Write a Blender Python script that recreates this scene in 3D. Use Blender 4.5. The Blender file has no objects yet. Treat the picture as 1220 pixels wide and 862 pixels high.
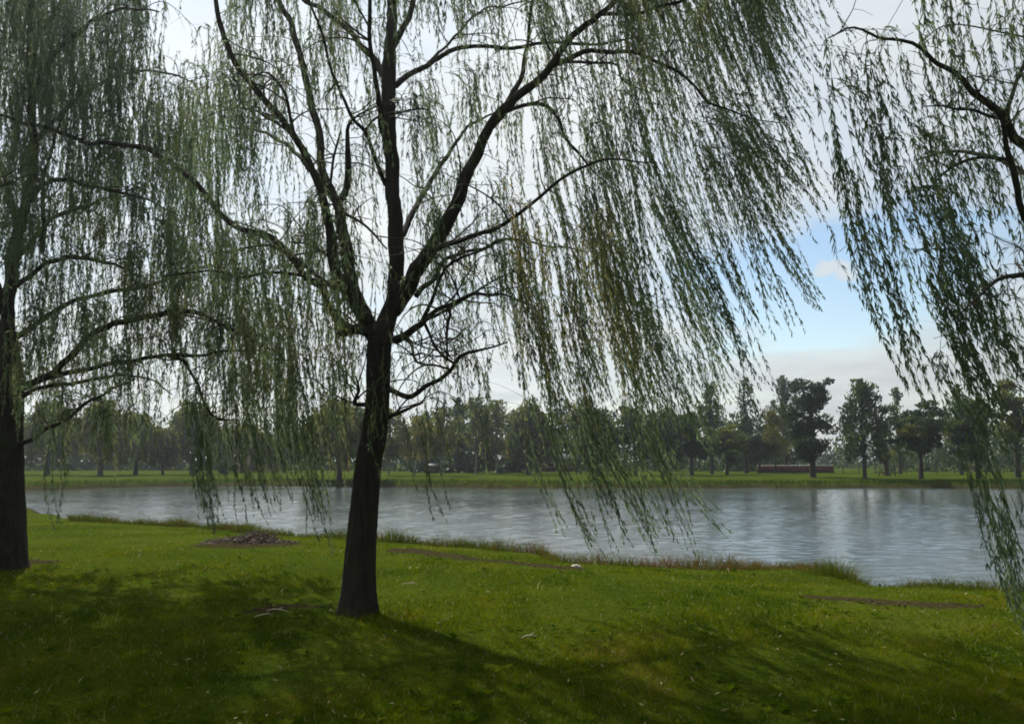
import bpy, math
import numpy as np
from mathutils import Vector

rng = np.random.default_rng(11)
scene = bpy.context.scene
COL = scene.collection
R = math.radians

# ------------------------------------------------------------------ camera
W, H, F = 1220.0, 862.0, 1015.0
HOR = 548.0
PITCH = math.atan((HOR - H / 2) / F)
CAM = np.array([0.0, 0.0, 1.65])
FW = np.array([0, math.cos(PITCH), math.sin(PITCH)])
UP = np.array([0, -math.sin(PITCH), math.cos(PITCH)])
cam_d = bpy.data.cameras.new('camera')
cam_d.sensor_width = 36.0
cam_d.lens = F / W * 36.0
cam_d.clip_start = 0.05
cam_d.clip_end = 6000
cam = bpy.data.objects.new('camera', cam_d)
COL.objects.link(cam)
cam.location = CAM
cam.rotation_euler = (R(90) + PITCH, 0, 0)
scene.camera = cam


def ray(px, py):
    return FW + (px - W / 2) / F * np.array([1.0, 0, 0]) + (H / 2 - py) / F * UP


def at(px, py, Y):
    d = ray(px, py)
    return CAM + d * (Y / d[1])


def onz(px, py, z):
    d = ray(px, py)
    return CAM + d * ((z - CAM[2]) / d[2])


def pxm(Y):
    return Y / F            # metres per photo pixel at depth Y


# ------------------------------------------------------------------ object helpers
def mesh_obj(name, verts, faces, mat, parent=None, smooth=False, attrs=None):
    """faces: list of int arrays (n,k).  attrs: {name: float array per face}"""
    verts = np.asarray(verts, dtype=np.float32)
    me = bpy.data.meshes.new(name)
    me.vertices.add(len(verts))
    me.vertices.foreach_set('co', verts.ravel())
    li, ls, st = [], [], 0
    for f in faces:
        f = np.asarray(f, dtype=np.int32)
        if len(f) == 0:
            continue
        k = f.shape[1]
        li.append(f.ravel())
        ls.append(st + np.arange(len(f), dtype=np.int32) * k)
        st += f.size
    li = np.concatenate(li)
    ls = np.concatenate(ls)
    me.loops.add(len(li))
    me.loops.foreach_set('vertex_index', li)
    me.polygons.add(len(ls))
    me.polygons.foreach_set('loop_start', ls)
    if smooth:
        me.polygons.foreach_set('use_smooth', np.ones(len(ls), dtype=bool))
    me.update(calc_edges=True)
    if attrs:
        for an, av in attrs.items():
            a = me.attributes.new(an, 'FLOAT', 'FACE' if len(av) == len(ls) else 'POINT')
            a.data.foreach_set('value', np.asarray(av, dtype=np.float32))
    ob = bpy.data.objects.new(name, me)
    COL.objects.link(ob)
    if mat:
        me.materials.append(mat)
    if parent:
        ob.parent = parent
        ob.matrix_parent_inverse = parent.matrix_basis.inverted()
    return ob


def tag(o, label=None, cat=None, group=None, kind=None):
    if label: o['label'] = label
    if cat: o['category'] = cat
    if group: o['group'] = group
    if kind: o['kind'] = kind
    return o


def thing(name, loc, label, cat, group=None):
    o = bpy.data.objects.new(name, None)
    COL.objects.link(o)
    o.location = loc
    o.empty_display_size = 0.2
    return tag(o, label, cat, group)


class Geo:
    def __init__(self):
        self.v, self.f3, self.f4, self.a3, self.a4, self.n = [], [], [], [], [], 0

    def add(self, v, f, a=None):
        f = np.asarray(f) + self.n
        self.v.append(np.asarray(v))
        (self.f3 if f.shape[1] == 3 else self.f4).append(f)
        if a is not None:
            (self.a3 if f.shape[1] == 3 else self.a4).append(np.broadcast_to(a, (len(f),)))
        self.n += len(v)

    def build(self, name, mat, parent=None, smooth=False, attr=None):
        fs, at_ = [], []
        if self.f3: fs.append(np.concatenate(self.f3)); at_ += self.a3
        if self.f4: fs.append(np.concatenate(self.f4)); at_ += self.a4
        attrs = {attr: np.concatenate(at_)} if attr and at_ else None
        return mesh_obj(name, np.concatenate(self.v), fs, mat, parent, smooth, attrs)

    def box(self, x0, x1, y0, y1, z0, z1):
        v = [(x, y, z) for z in (z0, z1) for x, y in ((x0, y0), (x1, y0), (x1, y1), (x0, y1))]
        self.add(np.array(v, float), [(0, 3, 2, 1), (4, 5, 6, 7), (0, 1, 5, 4), (1, 2, 6, 5), (2, 3, 7, 6), (3, 0, 4, 7)])


def norm(v):
    return v / np.maximum(np.linalg.norm(v, axis=-1, keepdims=True), 1e-9)


def resample(P, rad, step):
    """Catmull-Rom through P with radii, about one sample every step metres"""
    P = np.asarray(P, float); rad = np.asarray(rad, float)
    if len(P) < 3:
        n = max(2, int(np.linalg.norm(P[-1] - P[0]) / step) + 1)
        t = np.linspace(0, 1, n)[:, None]
        return P[0] * (1 - t) + P[-1] * t, np.linspace(rad[0], rad[-1], n)
    E = np.vstack([2 * P[0] - P[1], P, 2 * P[-1] - P[-2]])
    out, ro = [], []
    for i in range(len(P) - 1):
        a, b, c, d = E[i:i + 4]
        n = max(2, int(np.linalg.norm(c - b) / step) + 1)
        t = np.linspace(0, 1, n, endpoint=False)[:, None]
        out.append(0.5 * (2 * b + (c - a) * t + (2 * a - 5 * b + 4 * c - d) * t ** 2 + (3 * b - a - 3 * c + d) * t ** 3))
        ro.append(rad[i] + (rad[i + 1] - rad[i]) * t[:, 0])
    out.append(P[-1:]); ro.append(rad[-1:])
    return np.vstack(out), np.concatenate(ro)


def tube(geo, P, rad, sides=6, rough=0.0, a=None, cap=True):
    n = len(P)
    T = norm(np.gradient(P, axis=0))
    ref = np.array([0.31, 0.9, 0.17]) if abs(T[0][1]) < 0.8 else np.array([1.0, 0.1, 0.0])
    U = norm(np.cross(T, ref)); V = np.cross(T, U)
    ang = np.linspace(0, 2 * math.pi, sides, endpoint=False)
    rr = rad[:, None] * np.ones(sides)
    if rough:
        rr = rr * (1 + rough * rng.normal(size=rr.shape))
    ring = P[:, None, :] + rr[..., None] * (np.cos(ang)[None, :, None] * U[:, None, :] + np.sin(ang)[None, :, None] * V[:, None, :])
    v = ring.reshape(-1, 3)
    i = np.arange(n - 1)[:, None] * sides; j = np.arange(sides)[None, :]; k = (j + 1) % sides
    f = np.stack([i + j, i + k, i + sides + k, i + sides + j], -1).reshape(-1, 4)
    geo.add(v, f, a)
    if cap:
        tip = np.vstack([ring[-1], P[-1] + T[-1] * rad[-1]])
        geo.add(tip, np.stack([np.arange(sides), (np.arange(sides) + 1) % sides, np.full(sides, sides)], -1), a)


# ------------------------------------------------------------------ materials
def new_mat(name):
    m = bpy.data.materials.new(name)
    m.use_nodes = True
    nt = m.node_tree
    for n in list(nt.nodes): nt.nodes.remove(n)
    out = nt.nodes.new('ShaderNodeOutputMaterial')
    return m, nt, out


def N(nt, t, **kw):
    n = nt.nodes.new(t)
    for k, v in kw.items():
        if k in n.inputs: n.inputs[k].default_value = v
        else: setattr(n, k, v)
    return n


def ramp(nt, stops, interp='LINEAR'):
    r = nt.nodes.new('ShaderNodeValToRGB')
    r.color_ramp.interpolation = interp
    e = r.color_ramp.elements
    while len(e) < len(stops): e.new(0.5)
    for i, (p, c) in enumerate(stops):
        e[i].position = p
        e[i].color = (*c, 1)
    return r


def simple_mat(name, c1, c2, scale=6.0, rough=0.85, bump=0.2, stretch=(1, 1, 1)):
    m, nt, out = new_mat(name)
    co = N(nt, 'ShaderNodeTexCoord'); mp = N(nt, 'ShaderNodeMapping'); mp.inputs['Scale'].default_value = stretch
    nz = N(nt, 'ShaderNodeTexNoise', Scale=scale, Detail=8.0, Roughness=0.65)
    rp = ramp(nt, [(0.3, c1), (0.7, c2)])
    b = N(nt, 'ShaderNodeBsdfPrincipled', Roughness=rough)
    b.inputs['Specular IOR Level'].default_value = 0.2
    bp = N(nt, 'ShaderNodeBump', Strength=bump, Distance=0.03)
    L = nt.links.new
    L(co.outputs['Object'], mp.inputs['Vector']); L(mp.outputs[0], nz.inputs['Vector'])
    L(nz.outputs[0], rp.inputs[0]); L(rp.outputs[0], b.inputs['Base Color'])
    L(nz.outputs[0], bp.inputs['Height']); L(bp.outputs[0], b.inputs['Normal'])
    L(b.outputs[0], out.inputs[0])
    return m


def leaf_mat(name, stops, trans=0.35, attr='tint', spec=0.25, hue=0.48, sat=1.1, val=1.3):
    m, nt, out = new_mat(name)
    a = N(nt, 'ShaderNodeAttribute', attribute_name=attr)
    rp = ramp(nt, stops)
    b = N(nt, 'ShaderNodeBsdfPrincipled', Roughness=0.5)
    b.inputs['Specular IOR Level'].default_value = spec
    tr = N(nt, 'ShaderNodeBsdfTranslucent')
    hs = N(nt, 'ShaderNodeHueSaturation', Hue=hue, Saturation=sat, Value=val)
    mx = N(nt, 'ShaderNodeMixShader', Fac=trans)
    L = nt.links.new
    L(a.outputs['Fac'], rp.inputs[0]); L(rp.outputs[0], b.inputs['Base Color'])
    L(rp.outputs[0], hs.inputs['Color']); L(hs.outputs[0], tr.inputs['Color'])
    L(b.outputs[0], mx.inputs[1]); L(tr.outputs[0], mx.inputs[2]); L(mx.outputs[0], out.inputs[0])
    return m


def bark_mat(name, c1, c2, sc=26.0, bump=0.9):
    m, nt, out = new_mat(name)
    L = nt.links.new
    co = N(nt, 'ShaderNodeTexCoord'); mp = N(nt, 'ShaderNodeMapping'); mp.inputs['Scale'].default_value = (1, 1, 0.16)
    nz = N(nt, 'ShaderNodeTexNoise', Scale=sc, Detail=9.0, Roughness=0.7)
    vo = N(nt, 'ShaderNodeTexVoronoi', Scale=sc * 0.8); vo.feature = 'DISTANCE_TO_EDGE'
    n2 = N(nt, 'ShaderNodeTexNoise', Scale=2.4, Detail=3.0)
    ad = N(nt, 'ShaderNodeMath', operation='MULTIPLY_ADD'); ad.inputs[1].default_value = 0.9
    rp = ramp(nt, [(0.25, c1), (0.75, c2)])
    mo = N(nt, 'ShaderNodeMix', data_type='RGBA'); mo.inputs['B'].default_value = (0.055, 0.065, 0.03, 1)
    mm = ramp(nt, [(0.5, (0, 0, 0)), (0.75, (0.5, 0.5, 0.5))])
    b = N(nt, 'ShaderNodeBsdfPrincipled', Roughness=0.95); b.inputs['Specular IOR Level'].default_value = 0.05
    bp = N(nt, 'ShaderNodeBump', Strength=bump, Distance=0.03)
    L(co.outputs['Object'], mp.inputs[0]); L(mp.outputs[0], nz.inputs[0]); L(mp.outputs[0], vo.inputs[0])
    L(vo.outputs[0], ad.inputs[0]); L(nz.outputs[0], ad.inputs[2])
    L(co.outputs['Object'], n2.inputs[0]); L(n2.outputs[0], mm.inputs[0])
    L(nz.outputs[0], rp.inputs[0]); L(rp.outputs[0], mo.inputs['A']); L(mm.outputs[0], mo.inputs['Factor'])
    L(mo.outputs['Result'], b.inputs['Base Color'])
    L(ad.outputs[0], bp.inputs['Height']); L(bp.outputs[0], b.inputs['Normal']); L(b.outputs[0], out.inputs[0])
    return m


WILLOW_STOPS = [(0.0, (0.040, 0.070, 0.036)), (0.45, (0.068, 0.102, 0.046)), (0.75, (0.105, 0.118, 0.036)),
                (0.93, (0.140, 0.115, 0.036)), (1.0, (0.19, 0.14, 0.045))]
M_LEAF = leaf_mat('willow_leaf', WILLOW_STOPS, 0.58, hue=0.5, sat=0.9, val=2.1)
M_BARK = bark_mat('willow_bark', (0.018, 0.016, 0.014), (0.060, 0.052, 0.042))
M_TWIG = simple_mat('twig_bark', (0.03, 0.025, 0.016), (0.07, 0.058, 0.034), 8)
M_FARLEAF = leaf_mat('far_leaf', [(0.0, (0.016, 0.034, 0.020)), (0.4, (0.040, 0.070, 0.022)), (0.75, (0.110, 0.128, 0.020)), (1.0, (0.160, 0.150, 0.030))], 0.42)
M_FARBARK = simple_mat('far_bark', (0.03, 0.027, 0.022), (0.07, 0.06, 0.05), 3)
M_PALEBARK = simple_mat('pale_bark', (0.10, 0.10, 0.09), (0.24, 0.23, 0.20), 3)
M_GRASS = leaf_mat('grass_blade', [(0.0, (0.022, 0.048, 0.004)), (0.40, (0.058, 0.098, 0.005)), (0.70, (0.112, 0.134, 0.008)), (0.92, (0.145, 0.130, 0.024)), (1.0, (0.30, 0.26, 0.14))], 0.42, spec=0.0)
M_WEED = leaf_mat('bank_weed', [(0.0, (0.030, 0.060, 0.008)), (0.45, (0.075, 0.10, 0.012)), (0.65, (0.12, 0.080, 0.030)), (1.0, (0.16, 0.10, 0.05))], 0.3, spec=0.0)

# ------------------------------------------------------------------ lake and terrain
ZW = -0.62
near = [(-10, 590), (30, 603), (60, 613), (104, 622), (184, 626), (260, 631), (350, 640), (412, 643), (450, 644), (500, 648),
        (590, 656), (650, 661), (690, 671), (740, 675), (850, 679), (900, 678), (960, 678), (1000, 683), (1050, 699),
        (1100, 699), (1190, 702), (1300, 707), (1500, 713), (1800, 722)]
far = [(-10, 585), (60, 583.5), (120, 581.5), (180, 579.5), (300, 578.5), (450, 579.5), (600, 581.5), (700, 581.5), (830, 581.5),
       (950, 581), (1050, 581), (1220, 581.5), (1500, 582), (1800, 583)]
poly = [onz(x, y, -0.40)[:2] for x, y in near] + [onz(x, y, ZW)[:2] for x, y in reversed(far)]
poly = np.array(poly)


def densify(poly, step, amp):
    out = []
    for a, b in zip(poly, np.roll(poly, -1, 0)):
        L = np.linalg.norm(b - a); n = max(1, int(L / step))
        t = np.linspace(0, 1, n, endpoint=False)[:, None]
        out.append(a * (1 - t) + b * t)
    out = np.vstack(out)
    dist = np.linalg.norm(out, axis=1)
    out += rng.normal(size=out.shape) * np.minimum(amp * dist / 15, 0.5)[:, None]
    return out


poly = densify(poly, 0.9, 0.10)


def lake_sd(x, y):
    """signed distance to the lake outline, positive on land"""
    P = np.stack([np.asarray(x, float).ravel(), np.asarray(y, float).ravel()], 1)
    best = np.full(len(P), 1e18); inside = np.zeros(len(P), bool)
    for a, b in zip(poly, np.roll(poly, -1, 0)):
        e = b - a; w = P - a
        t = np.clip((w @ e) / (e @ e), 0, 1)
        q = w - t[:, None] * e
        best = np.minimum(best, (q * q).sum(1))
        c = (a[1] > P[:, 1]) != (b[1] > P[:, 1])
        xx = (b[0] - a[0]) * (P[:, 1] - a[1]) / (b[1] - a[1] + 1e-12) + a[0]
        inside ^= c & (P[:, 0] < xx)
    d = np.sqrt(best)
    return np.where(inside, -d, d).reshape(np.shape(x))


def sst(x):
    x = np.clip(x, 0, 1); return x * x * (3 - 2 * x)


# cheap smooth noise (sum of sines) shared by terrain and scatters
_k = rng.normal(size=(24, 2)); _ph = rng.uniform(0, 6.28, 24)


def wob(x, y, s=1.0, i0=0, n=8):
    r = 0
    for i in range(i0, i0 + n):
        r = r + np.sin((_k[i, 0] * x + _k[i, 1] * y) * s + _ph[i])
    return r / n


def height(x, y, sd=None):
    x = np.asarray(x, float); y = np.asarray(y, float)
    if sd is None: sd = lake_sd(x, y)
    land = ZW + 0.05 + 0.25 * sst(sd / 0.5) + 0.32 * sst(sd / 5.0)
    land = land + 0.03 * wob(x, y, 1.3) * sst(sd / 2) + 0.012 * wob(x, y, 5.0, 8)
    land = land + np.clip((y - 90) / 900, 0, 1) * 1.2
    bed = ZW + 0.05 - np.minimum(1.2, 0.5 * np.abs(sd))
    return np.where(sd > 0, land, bed)


# bare-earth patches: (px, py, half length m, half depth m)
mud_spots = []
for (px, py, a, b) in [(490, 657, .5, .5), (530, 659.5, .5, .5), (575, 663, .5, .45), (620, 668, .5, .45), (665, 675, .45, .4), (300, 655, 1.1, .5),
                       (1000, 717, .5, .22), (1040, 720, .5, .25), (1085, 724, .5, .25), (1125, 728, .45, .22), (350, 733, .42, .10), (312, 738, .28, .08),
                       (20, 676, .7, .3)]:
    p = onz(px, py, -0.08); mud_spots.append((p[0], p[1], a, b))


def mud(x, y):
    m = np.zeros(np.shape(x))
    for (cx, cy, a, b) in mud_spots:
        q = ((x - cx) / a) ** 2 + ((y - cy) / b) ** 2
        m = np.maximum(m, np.clip(1.5 - q + 0.5 * wob(x, y, 7.0, 8), 0, 1))
    return m


def axis(core, hi, step, grow=1.09):
    v = list(np.arange(core[0], core[1], step)); s = step
    while v[-1] < hi: s *= grow; v.append(v[-1] + s)
    return v


xs_r = axis((0, 16), 450, 0.16); xs = np.array([-v for v in xs_r[:0:-1]] + xs_r)
ys_f = axis((2.5, 32), 620, 0.14, 1.035); ys = np.array([-60, -30, -15, -8, -4, -2, 0, 1.0, 1.8] + ys_f)
X, Y = np.meshgrid(xs, ys)
SD = lake_sd(X, Y)
Z = height(X, Y, SD)
MU = mud(X, Y)
Z = Z + 0.035 * MU + 0.05 * MU * wob(X, Y, 14.0, 12)
V = np.stack([X, Y, Z], -1).reshape(-1, 3)
ny, nx = X.shape
i = np.arange(ny - 1)[:, None] * nx + np.arange(nx - 1)[None, :]
Fq = np.stack([i, i + 1, i + nx + 1, i + nx], -1).reshape(-1, 4)

m, nt, out = new_mat('meadow_ground')
L = nt.links.new
co = N(nt, 'ShaderNodeTexCoord')
n1 = N(nt, 'ShaderNodeTexNoise', Scale=0.35, Detail=6.0, Roughness=0.6)
n2 = N(nt, 'ShaderNodeTexNoise', Scale=14.0, Detail=8.0, Roughness=0.7)
n3 = N(nt, 'ShaderNodeTexNoise', Scale=120.0, Detail=4.0, Roughness=0.7)
for n in (n1, n2, n3): L(co.outputs['Object'], n.inputs['Vector'])
r1 = ramp(nt, [(0.3, (0.032, 0.056, 0.007)), (0.55, (0.058, 0.088, 0.010)), (0.75, (0.092, 0.104, 0.018))])
r2 = ramp(nt, [(0.3, (0.45, 0.45, 0.45)), (0.7, (1.15, 1.1, 1.0))])
r3 = ramp(nt, [(0.3, (0.55, 0.55, 0.5)), (0.7, (1.2, 1.2, 1.2))])
mA = N(nt, 'ShaderNodeMix', data_type='RGBA', blend_type='MULTIPLY'); mA.inputs['Factor'].default_value = 1
mB = N(nt, 'ShaderNodeMix', data_type='RGBA', blend_type='MULTIPLY'); mB.inputs['Factor'].default_value = 1
L(n1.outputs[0], r1.inputs[0]); L(n2.outputs[0], r2.inputs[0]); L(n3.outputs[0], r3.inputs[0])
L(r1.outputs[0], mA.inputs['A']); L(r2.outputs[0], mA.inputs['B']); L(mA.outputs['Result'], mB.inputs['A']); L(r3.outputs[0], mB.inputs['B'])
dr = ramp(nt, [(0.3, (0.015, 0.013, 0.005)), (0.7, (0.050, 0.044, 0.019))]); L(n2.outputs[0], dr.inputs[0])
at1 = N(nt, 'ShaderNodeAttribute', attribute_name='mud')  # bare earth, plus the shade painted along the far bank
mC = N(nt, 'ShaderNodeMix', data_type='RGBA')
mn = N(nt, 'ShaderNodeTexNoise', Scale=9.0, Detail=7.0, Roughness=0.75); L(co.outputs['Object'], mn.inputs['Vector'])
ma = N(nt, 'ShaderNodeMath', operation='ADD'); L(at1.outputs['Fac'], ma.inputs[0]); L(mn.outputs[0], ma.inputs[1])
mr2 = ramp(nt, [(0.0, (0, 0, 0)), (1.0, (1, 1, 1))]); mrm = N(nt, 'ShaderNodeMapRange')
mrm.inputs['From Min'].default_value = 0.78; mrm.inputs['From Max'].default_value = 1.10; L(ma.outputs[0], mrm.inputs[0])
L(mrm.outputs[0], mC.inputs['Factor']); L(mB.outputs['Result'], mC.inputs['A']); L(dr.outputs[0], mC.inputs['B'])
b = N(nt, 'ShaderNodeBsdfPrincipled', Roughness=0.95); b.inputs['Specular IOR Level'].default_value = 0.0
bp = N(nt, 'ShaderNodeBump', Strength=0.7, Distance=0.04)
L(n2.outputs[0], bp.inputs['Height']); L(bp.outputs[0], b.inputs['Normal'])
L(mC.outputs['Result'], b.inputs['Base Color']); L(b.outputs[0], out.inputs[0])
M_GROUND = m
MUD_SHADE = np.maximum(MU, np.clip(1.3 - np.abs(SD) / np.where(Y > 50, 1.6, .45), 0, 1) * np.where(Y > 50, .5, .9))  # muddy edge; on the far shore widened to paint the bank face's shade
MUD_SHADE = np.where(SD < 0, 1, MUD_SHADE)
ground = mesh_obj('ground', V, [Fq], M_GROUND, smooth=True, attrs={'mud': MUD_SHADE.ravel()})
tag(ground, 'grassy park ground with a low bank sloping down to the lake', 'ground', kind='structure')

# ------------------------------------------------------------------ water
m, nt, out = new_mat('lake_water'); L = nt.links.new
co = N(nt, 'ShaderNodeTexCoord')
mp = N(nt, 'ShaderNodeMapping'); mp.inputs['Scale'].default_value = (0.5, 1.6, 1); mp.inputs['Rotation'].default_value = (0, 0, R(12))
wa = N(nt, 'ShaderNodeTexNoise', Scale=5.0, Detail=5.0, Roughness=0.6, Distortion=0.4)
wb = N(nt, 'ShaderNodeTexNoise', Scale=0.12, Detail=2.0)
mr = N(nt, 'ShaderNodeMapRange'); mr.inputs['From Min'].default_value = 0.35; mr.inputs['From Max'].default_value = 0.7
mr.inputs['To Min'].default_value = 0.35; mr.inputs['To Max'].default_value = 0.9
mu = N(nt, 'ShaderNodeMath', operation='MULTIPLY')
bp = N(nt, 'ShaderNodeBump', Strength=0.8, Distance=0.025)
b = N(nt, 'ShaderNodeBsdfPrincipled', Roughness=0.06, IOR=1.33)
b.inputs['Base Color'].default_value = (0.065, 0.080, 0.081, 1)
L(co.outputs['Object'], mp.inputs[0]); L(mp.outputs[0], wa.inputs[0]); L(co.outputs['Object'], wb.inputs[0])
L(wb.outputs[0], mr.inputs[0]); L(mr.outputs[0], mu.inputs[0]); L(wa.outputs[0], mu.inputs[1])
L(mu.outputs[0], bp.inputs['Height']); L(bp.outputs[0], b.inputs['Normal']); L(b.outputs[0], out.inputs[0])
x0, x1, y0, y1 = poly[:, 0].min() - 1, poly[:, 0].max() + 1, poly[:, 1].min() - 1, poly[:, 1].max() + 1
wy_ = [y0]
while wy_[-1] < y1: wy_.append(wy_[-1] + max(.08, .08 * (wy_[-1] / 22)))
wx_ = np.unique(np.concatenate([np.arange(-45, 48, .11), np.linspace(x0, -45, 12), np.linspace(48, x1, 60)]))
WX, WY = np.meshgrid(wx_, np.array(wy_))
WZ = np.zeros_like(WX)
for q in range(34):
    lam = .32 * (3.6 ** rng.uniform(0, 1)); th = R(-62) + rng.normal(0, .85); kk_ = 2 * math.pi / lam
    WZ += .0021 * lam ** .9 * np.sin(kk_ * (math.cos(th) * WX + math.sin(th) * WY) + rng.uniform(0, 6.28) + .6 * wob(WX, WY, .5, q % 12)) * np.clip((lam / (WY * .010)) - .25, 0, 1)
WZ *= (.8 + .35 * wob(WX, WY, .13, 3) + .25 * wob(WX * .4, WY, .5, 9))
nyw, nxw = WX.shape
ii = np.arange(nyw - 1)[:, None] * nxw + np.arange(nxw - 1)[None, :]
water = mesh_obj('water', np.stack([WX, WY, ZW + WZ], -1).reshape(-1, 3), [np.stack([ii, ii + 1, ii + nxw + 1, ii + nxw], -1).reshape(-1, 4)], m, smooth=True)
tag(water, 'rippled grey-blue lake reflecting the bright sky', 'lake', kind='structure')

# ------------------------------------------------------------------ the three near willows
class Tree:
    more = 1.45; thick = 1.05; lf = 0.76

    def __init__(self, root, label, seedY):
        self.root = thing('willow_tree', root, label, 'tree')
        self.nodes, self.nrad = [], []
        self.crown = Geo()
        self.limbs = []

    def limb(self, pts, kind='limb', sides=8, step=0.10, rough=0.05, save=True):
        """pts: (px, py, half width in photo pixels, depth)"""
        P = np.array([at(a, b_, d) for a, b_, h, d in pts]); r = np.array([.9 * h * pxm(d) for a, b_, h, d in pts])
        P, r = resample(P, r, step)
        n = len(P)
        if kind != 'trunk' and n > 4:
            j = rng.normal(size=(n, 3)); j = (j + np.roll(j, 1, 0) + np.roll(j, -1, 0)) / 3
            tt = np.arange(n) * step
            lowf = sum(np.sin(tt[:, None] * rng.uniform(3, 11) + rng.uniform(0, 6.28, 3)[None, :]) for _q in range(3)) * np.array([.006, .010, .006])
            P = P + lowf * np.minimum(1, np.arange(n) / 5.0)[:, None]
            P = P + j * np.minimum(r, 0.03)[:, None] * 0.35 * np.minimum(1, np.arange(n) / 3.0)[:, None]
        if save:
            self.limbs.append((kind, P, r, sides, rough))
        self.nodes.append(P); self.nrad.append(r)
        return P

    def twig(self, top, arch=0.25):
        A = np.vstack(self.nodes); Rr = np.concatenate(self.nrad)
        d = np.linalg.norm(A - top, axis=1) + np.maximum(0, A[:, 2] - top[2] - 0.1) * 1.6
        k = int(np.argmin(d)); p = A[k]
        Ld = np.linalg.norm(top - p)
        if Ld < 0.04: return
        mid = (p + top) / 2 + np.array([0, 0, arch * Ld * rng.uniform(0.4, 1.2)]) + rng.normal(size=3) * Ld * 0.09
        q1 = p * 0.7 + mid * 0.3 + rng.normal(size=3) * Ld * 0.04
        r0 = min(Rr[k] * 0.7, 0.004 + 0.007 * Ld)
        P, r = resample(np.array([p, q1, mid, top]), np.array([r0, r0 * 0.85, r0 * 0.6, 0.0025]), 0.08)
        tube(self.crown, P, r, 4, 0.04, a=-1.0)
        self.nodes.append(P[2:]); self.nrad.append(r[2:])

    def strand(self, p0, Lm, wx, wy, dens, tint, start=None, curl=0.5):
        """one hanging shoot with its leaves"""
        n = max(6, int(Lm / 0.045)); s = np.linspace(0, 1, n)
        d0 = start if start is not None else norm(np.array([rng.normal(0.2, 0.5), rng.normal(0, 0.5), 0.25]))
        hang = np.stack([wx * (0.55 + 0.9 * s * curl * 2), np.full(n, wy), -np.ones(n)], 1)
        hang[:, 0] += 0.16 * np.sin(s * rng.uniform(3, 8) + rng.uniform(0, 6.28)); hang[:, 1] += 0.16 * np.sin(s * rng.uniform(3, 8) + rng.uniform(0, 6.28))
        bl = np.clip(s * Lm / 0.22, 0, 1)[:, None]
        T = norm(d0 * (1 - bl) + norm(hang) * bl)
        ds = Lm / (n - 1)
        P = p0 + np.vstack([np.zeros(3), np.cumsum(T[:-1] * ds, 0)])
        self.leafy(P, T, Lm, wx, dens, tint)

    def leafy(self, P, T, Lm, wx, dens, tint):
        n = len(P)
        tube(self.crown, P[::2], np.linspace(0.0028, 0.0012, len(P[::2])), 3, cap=False, a=0.62)
        m_ = int(Lm * dens * 1.55 / self.lf ** 0.7)
        t = np.sort(rng.uniform(0.04, 1, m_)); idx = t * (n - 1); i0 = np.minimum(idx.astype(int), n - 2); fr = (idx - i0)[:, None]
        B = P[i0] * (1 - fr) + P[i0 + 1] * fr
        D = T[i0]
        side = norm(rng.normal(size=(m_, 3)))
        side = norm(side - (side * D).sum(1, keepdims=True) * D)
        sp = rng.uniform(0.15, 0.85, m_)[:, None]
        l = norm(D + side * sp + np.array([wx * 0.25, 0, -0.15]))
        ln = (self.lf * rng.uniform(0.060, 0.105, m_) * (1 - 0.45 * np.maximum(0, t - 0.7) / 0.3))[:, None]
        w = norm(np.cross(l, norm(rng.normal(size=(m_, 3))))) * self.lf * rng.uniform(0.0060, 0.0095, m_)[:, None]
        sag = np.array([0, 0, -0.012])
        v = np.stack([B, B + l * ln * 0.42 + w, B + l * ln + sag, B + l * ln * 0.42 - w], 1).reshape(-1, 3)
        f = np.arange(m_)[:, None] * 4 + np.arange(4)[None, :]
        self.crown.add(v, f, np.clip(tint + rng.normal(0, 0.13, m_), 0, 1))

    def bundle(self, px, py, Y, Lpx, wx, ns, dens, tint, spread=0.10, wy=0.0, twig=True):
        top = at(px, py, Y)
        if twig: self.twig(top)
        Lm = Lpx * pxm(Y)
        out = norm(np.array([wx + rng.normal(0, 0.4), rng.normal(0, 0.5), 0.15]))
        for _ in range(ns):
            q = top + rng.normal(size=3) * spread * np.array([1, 1.2, 0.7])
            st = norm(out + rng.normal(size=3) * 0.35)
            self.strand(q, Lm * rng.uniform(0.45, 1.05), wx + rng.normal(0, 0.03), wy + rng.normal(0, 0.04), dens * rng.uniform(0.8, 1.15), tint, st)

    def tail(self, pts, Y, ns, dens, tint, spread=0.05, twig=True):
        P = np.array([at(x, y, Y) for x, y in pts])
        if twig: self.twig(P[0])
        for _ in range(ns):
            q = P[0] + rng.normal(size=3) * spread
            e = P[-1] - P[0]; Lm = np.linalg.norm(e) * rng.uniform(0.72, 1.0)
            wx = e[0] / max(-e[2], 0.1)
            self.strand(q, Lm * 1.02, wx + rng.normal(0, 0.025), e[1] / max(-e[2], 0.1) + rng.normal(0, 0.02), dens, tint, norm(e + rng.normal(size=3) * 0.2))

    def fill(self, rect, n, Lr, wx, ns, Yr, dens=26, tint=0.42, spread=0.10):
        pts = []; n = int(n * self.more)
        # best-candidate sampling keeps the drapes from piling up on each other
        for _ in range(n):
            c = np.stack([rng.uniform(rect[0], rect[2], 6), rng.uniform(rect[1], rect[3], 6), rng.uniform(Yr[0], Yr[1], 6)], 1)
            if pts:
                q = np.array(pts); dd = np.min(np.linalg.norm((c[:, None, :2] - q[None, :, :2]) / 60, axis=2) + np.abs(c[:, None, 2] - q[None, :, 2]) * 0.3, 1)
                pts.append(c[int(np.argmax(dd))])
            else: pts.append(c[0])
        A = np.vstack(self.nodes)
        pts.sort(key=lambda c: np.min(np.linalg.norm(A - at(*c), axis=1)))
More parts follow.
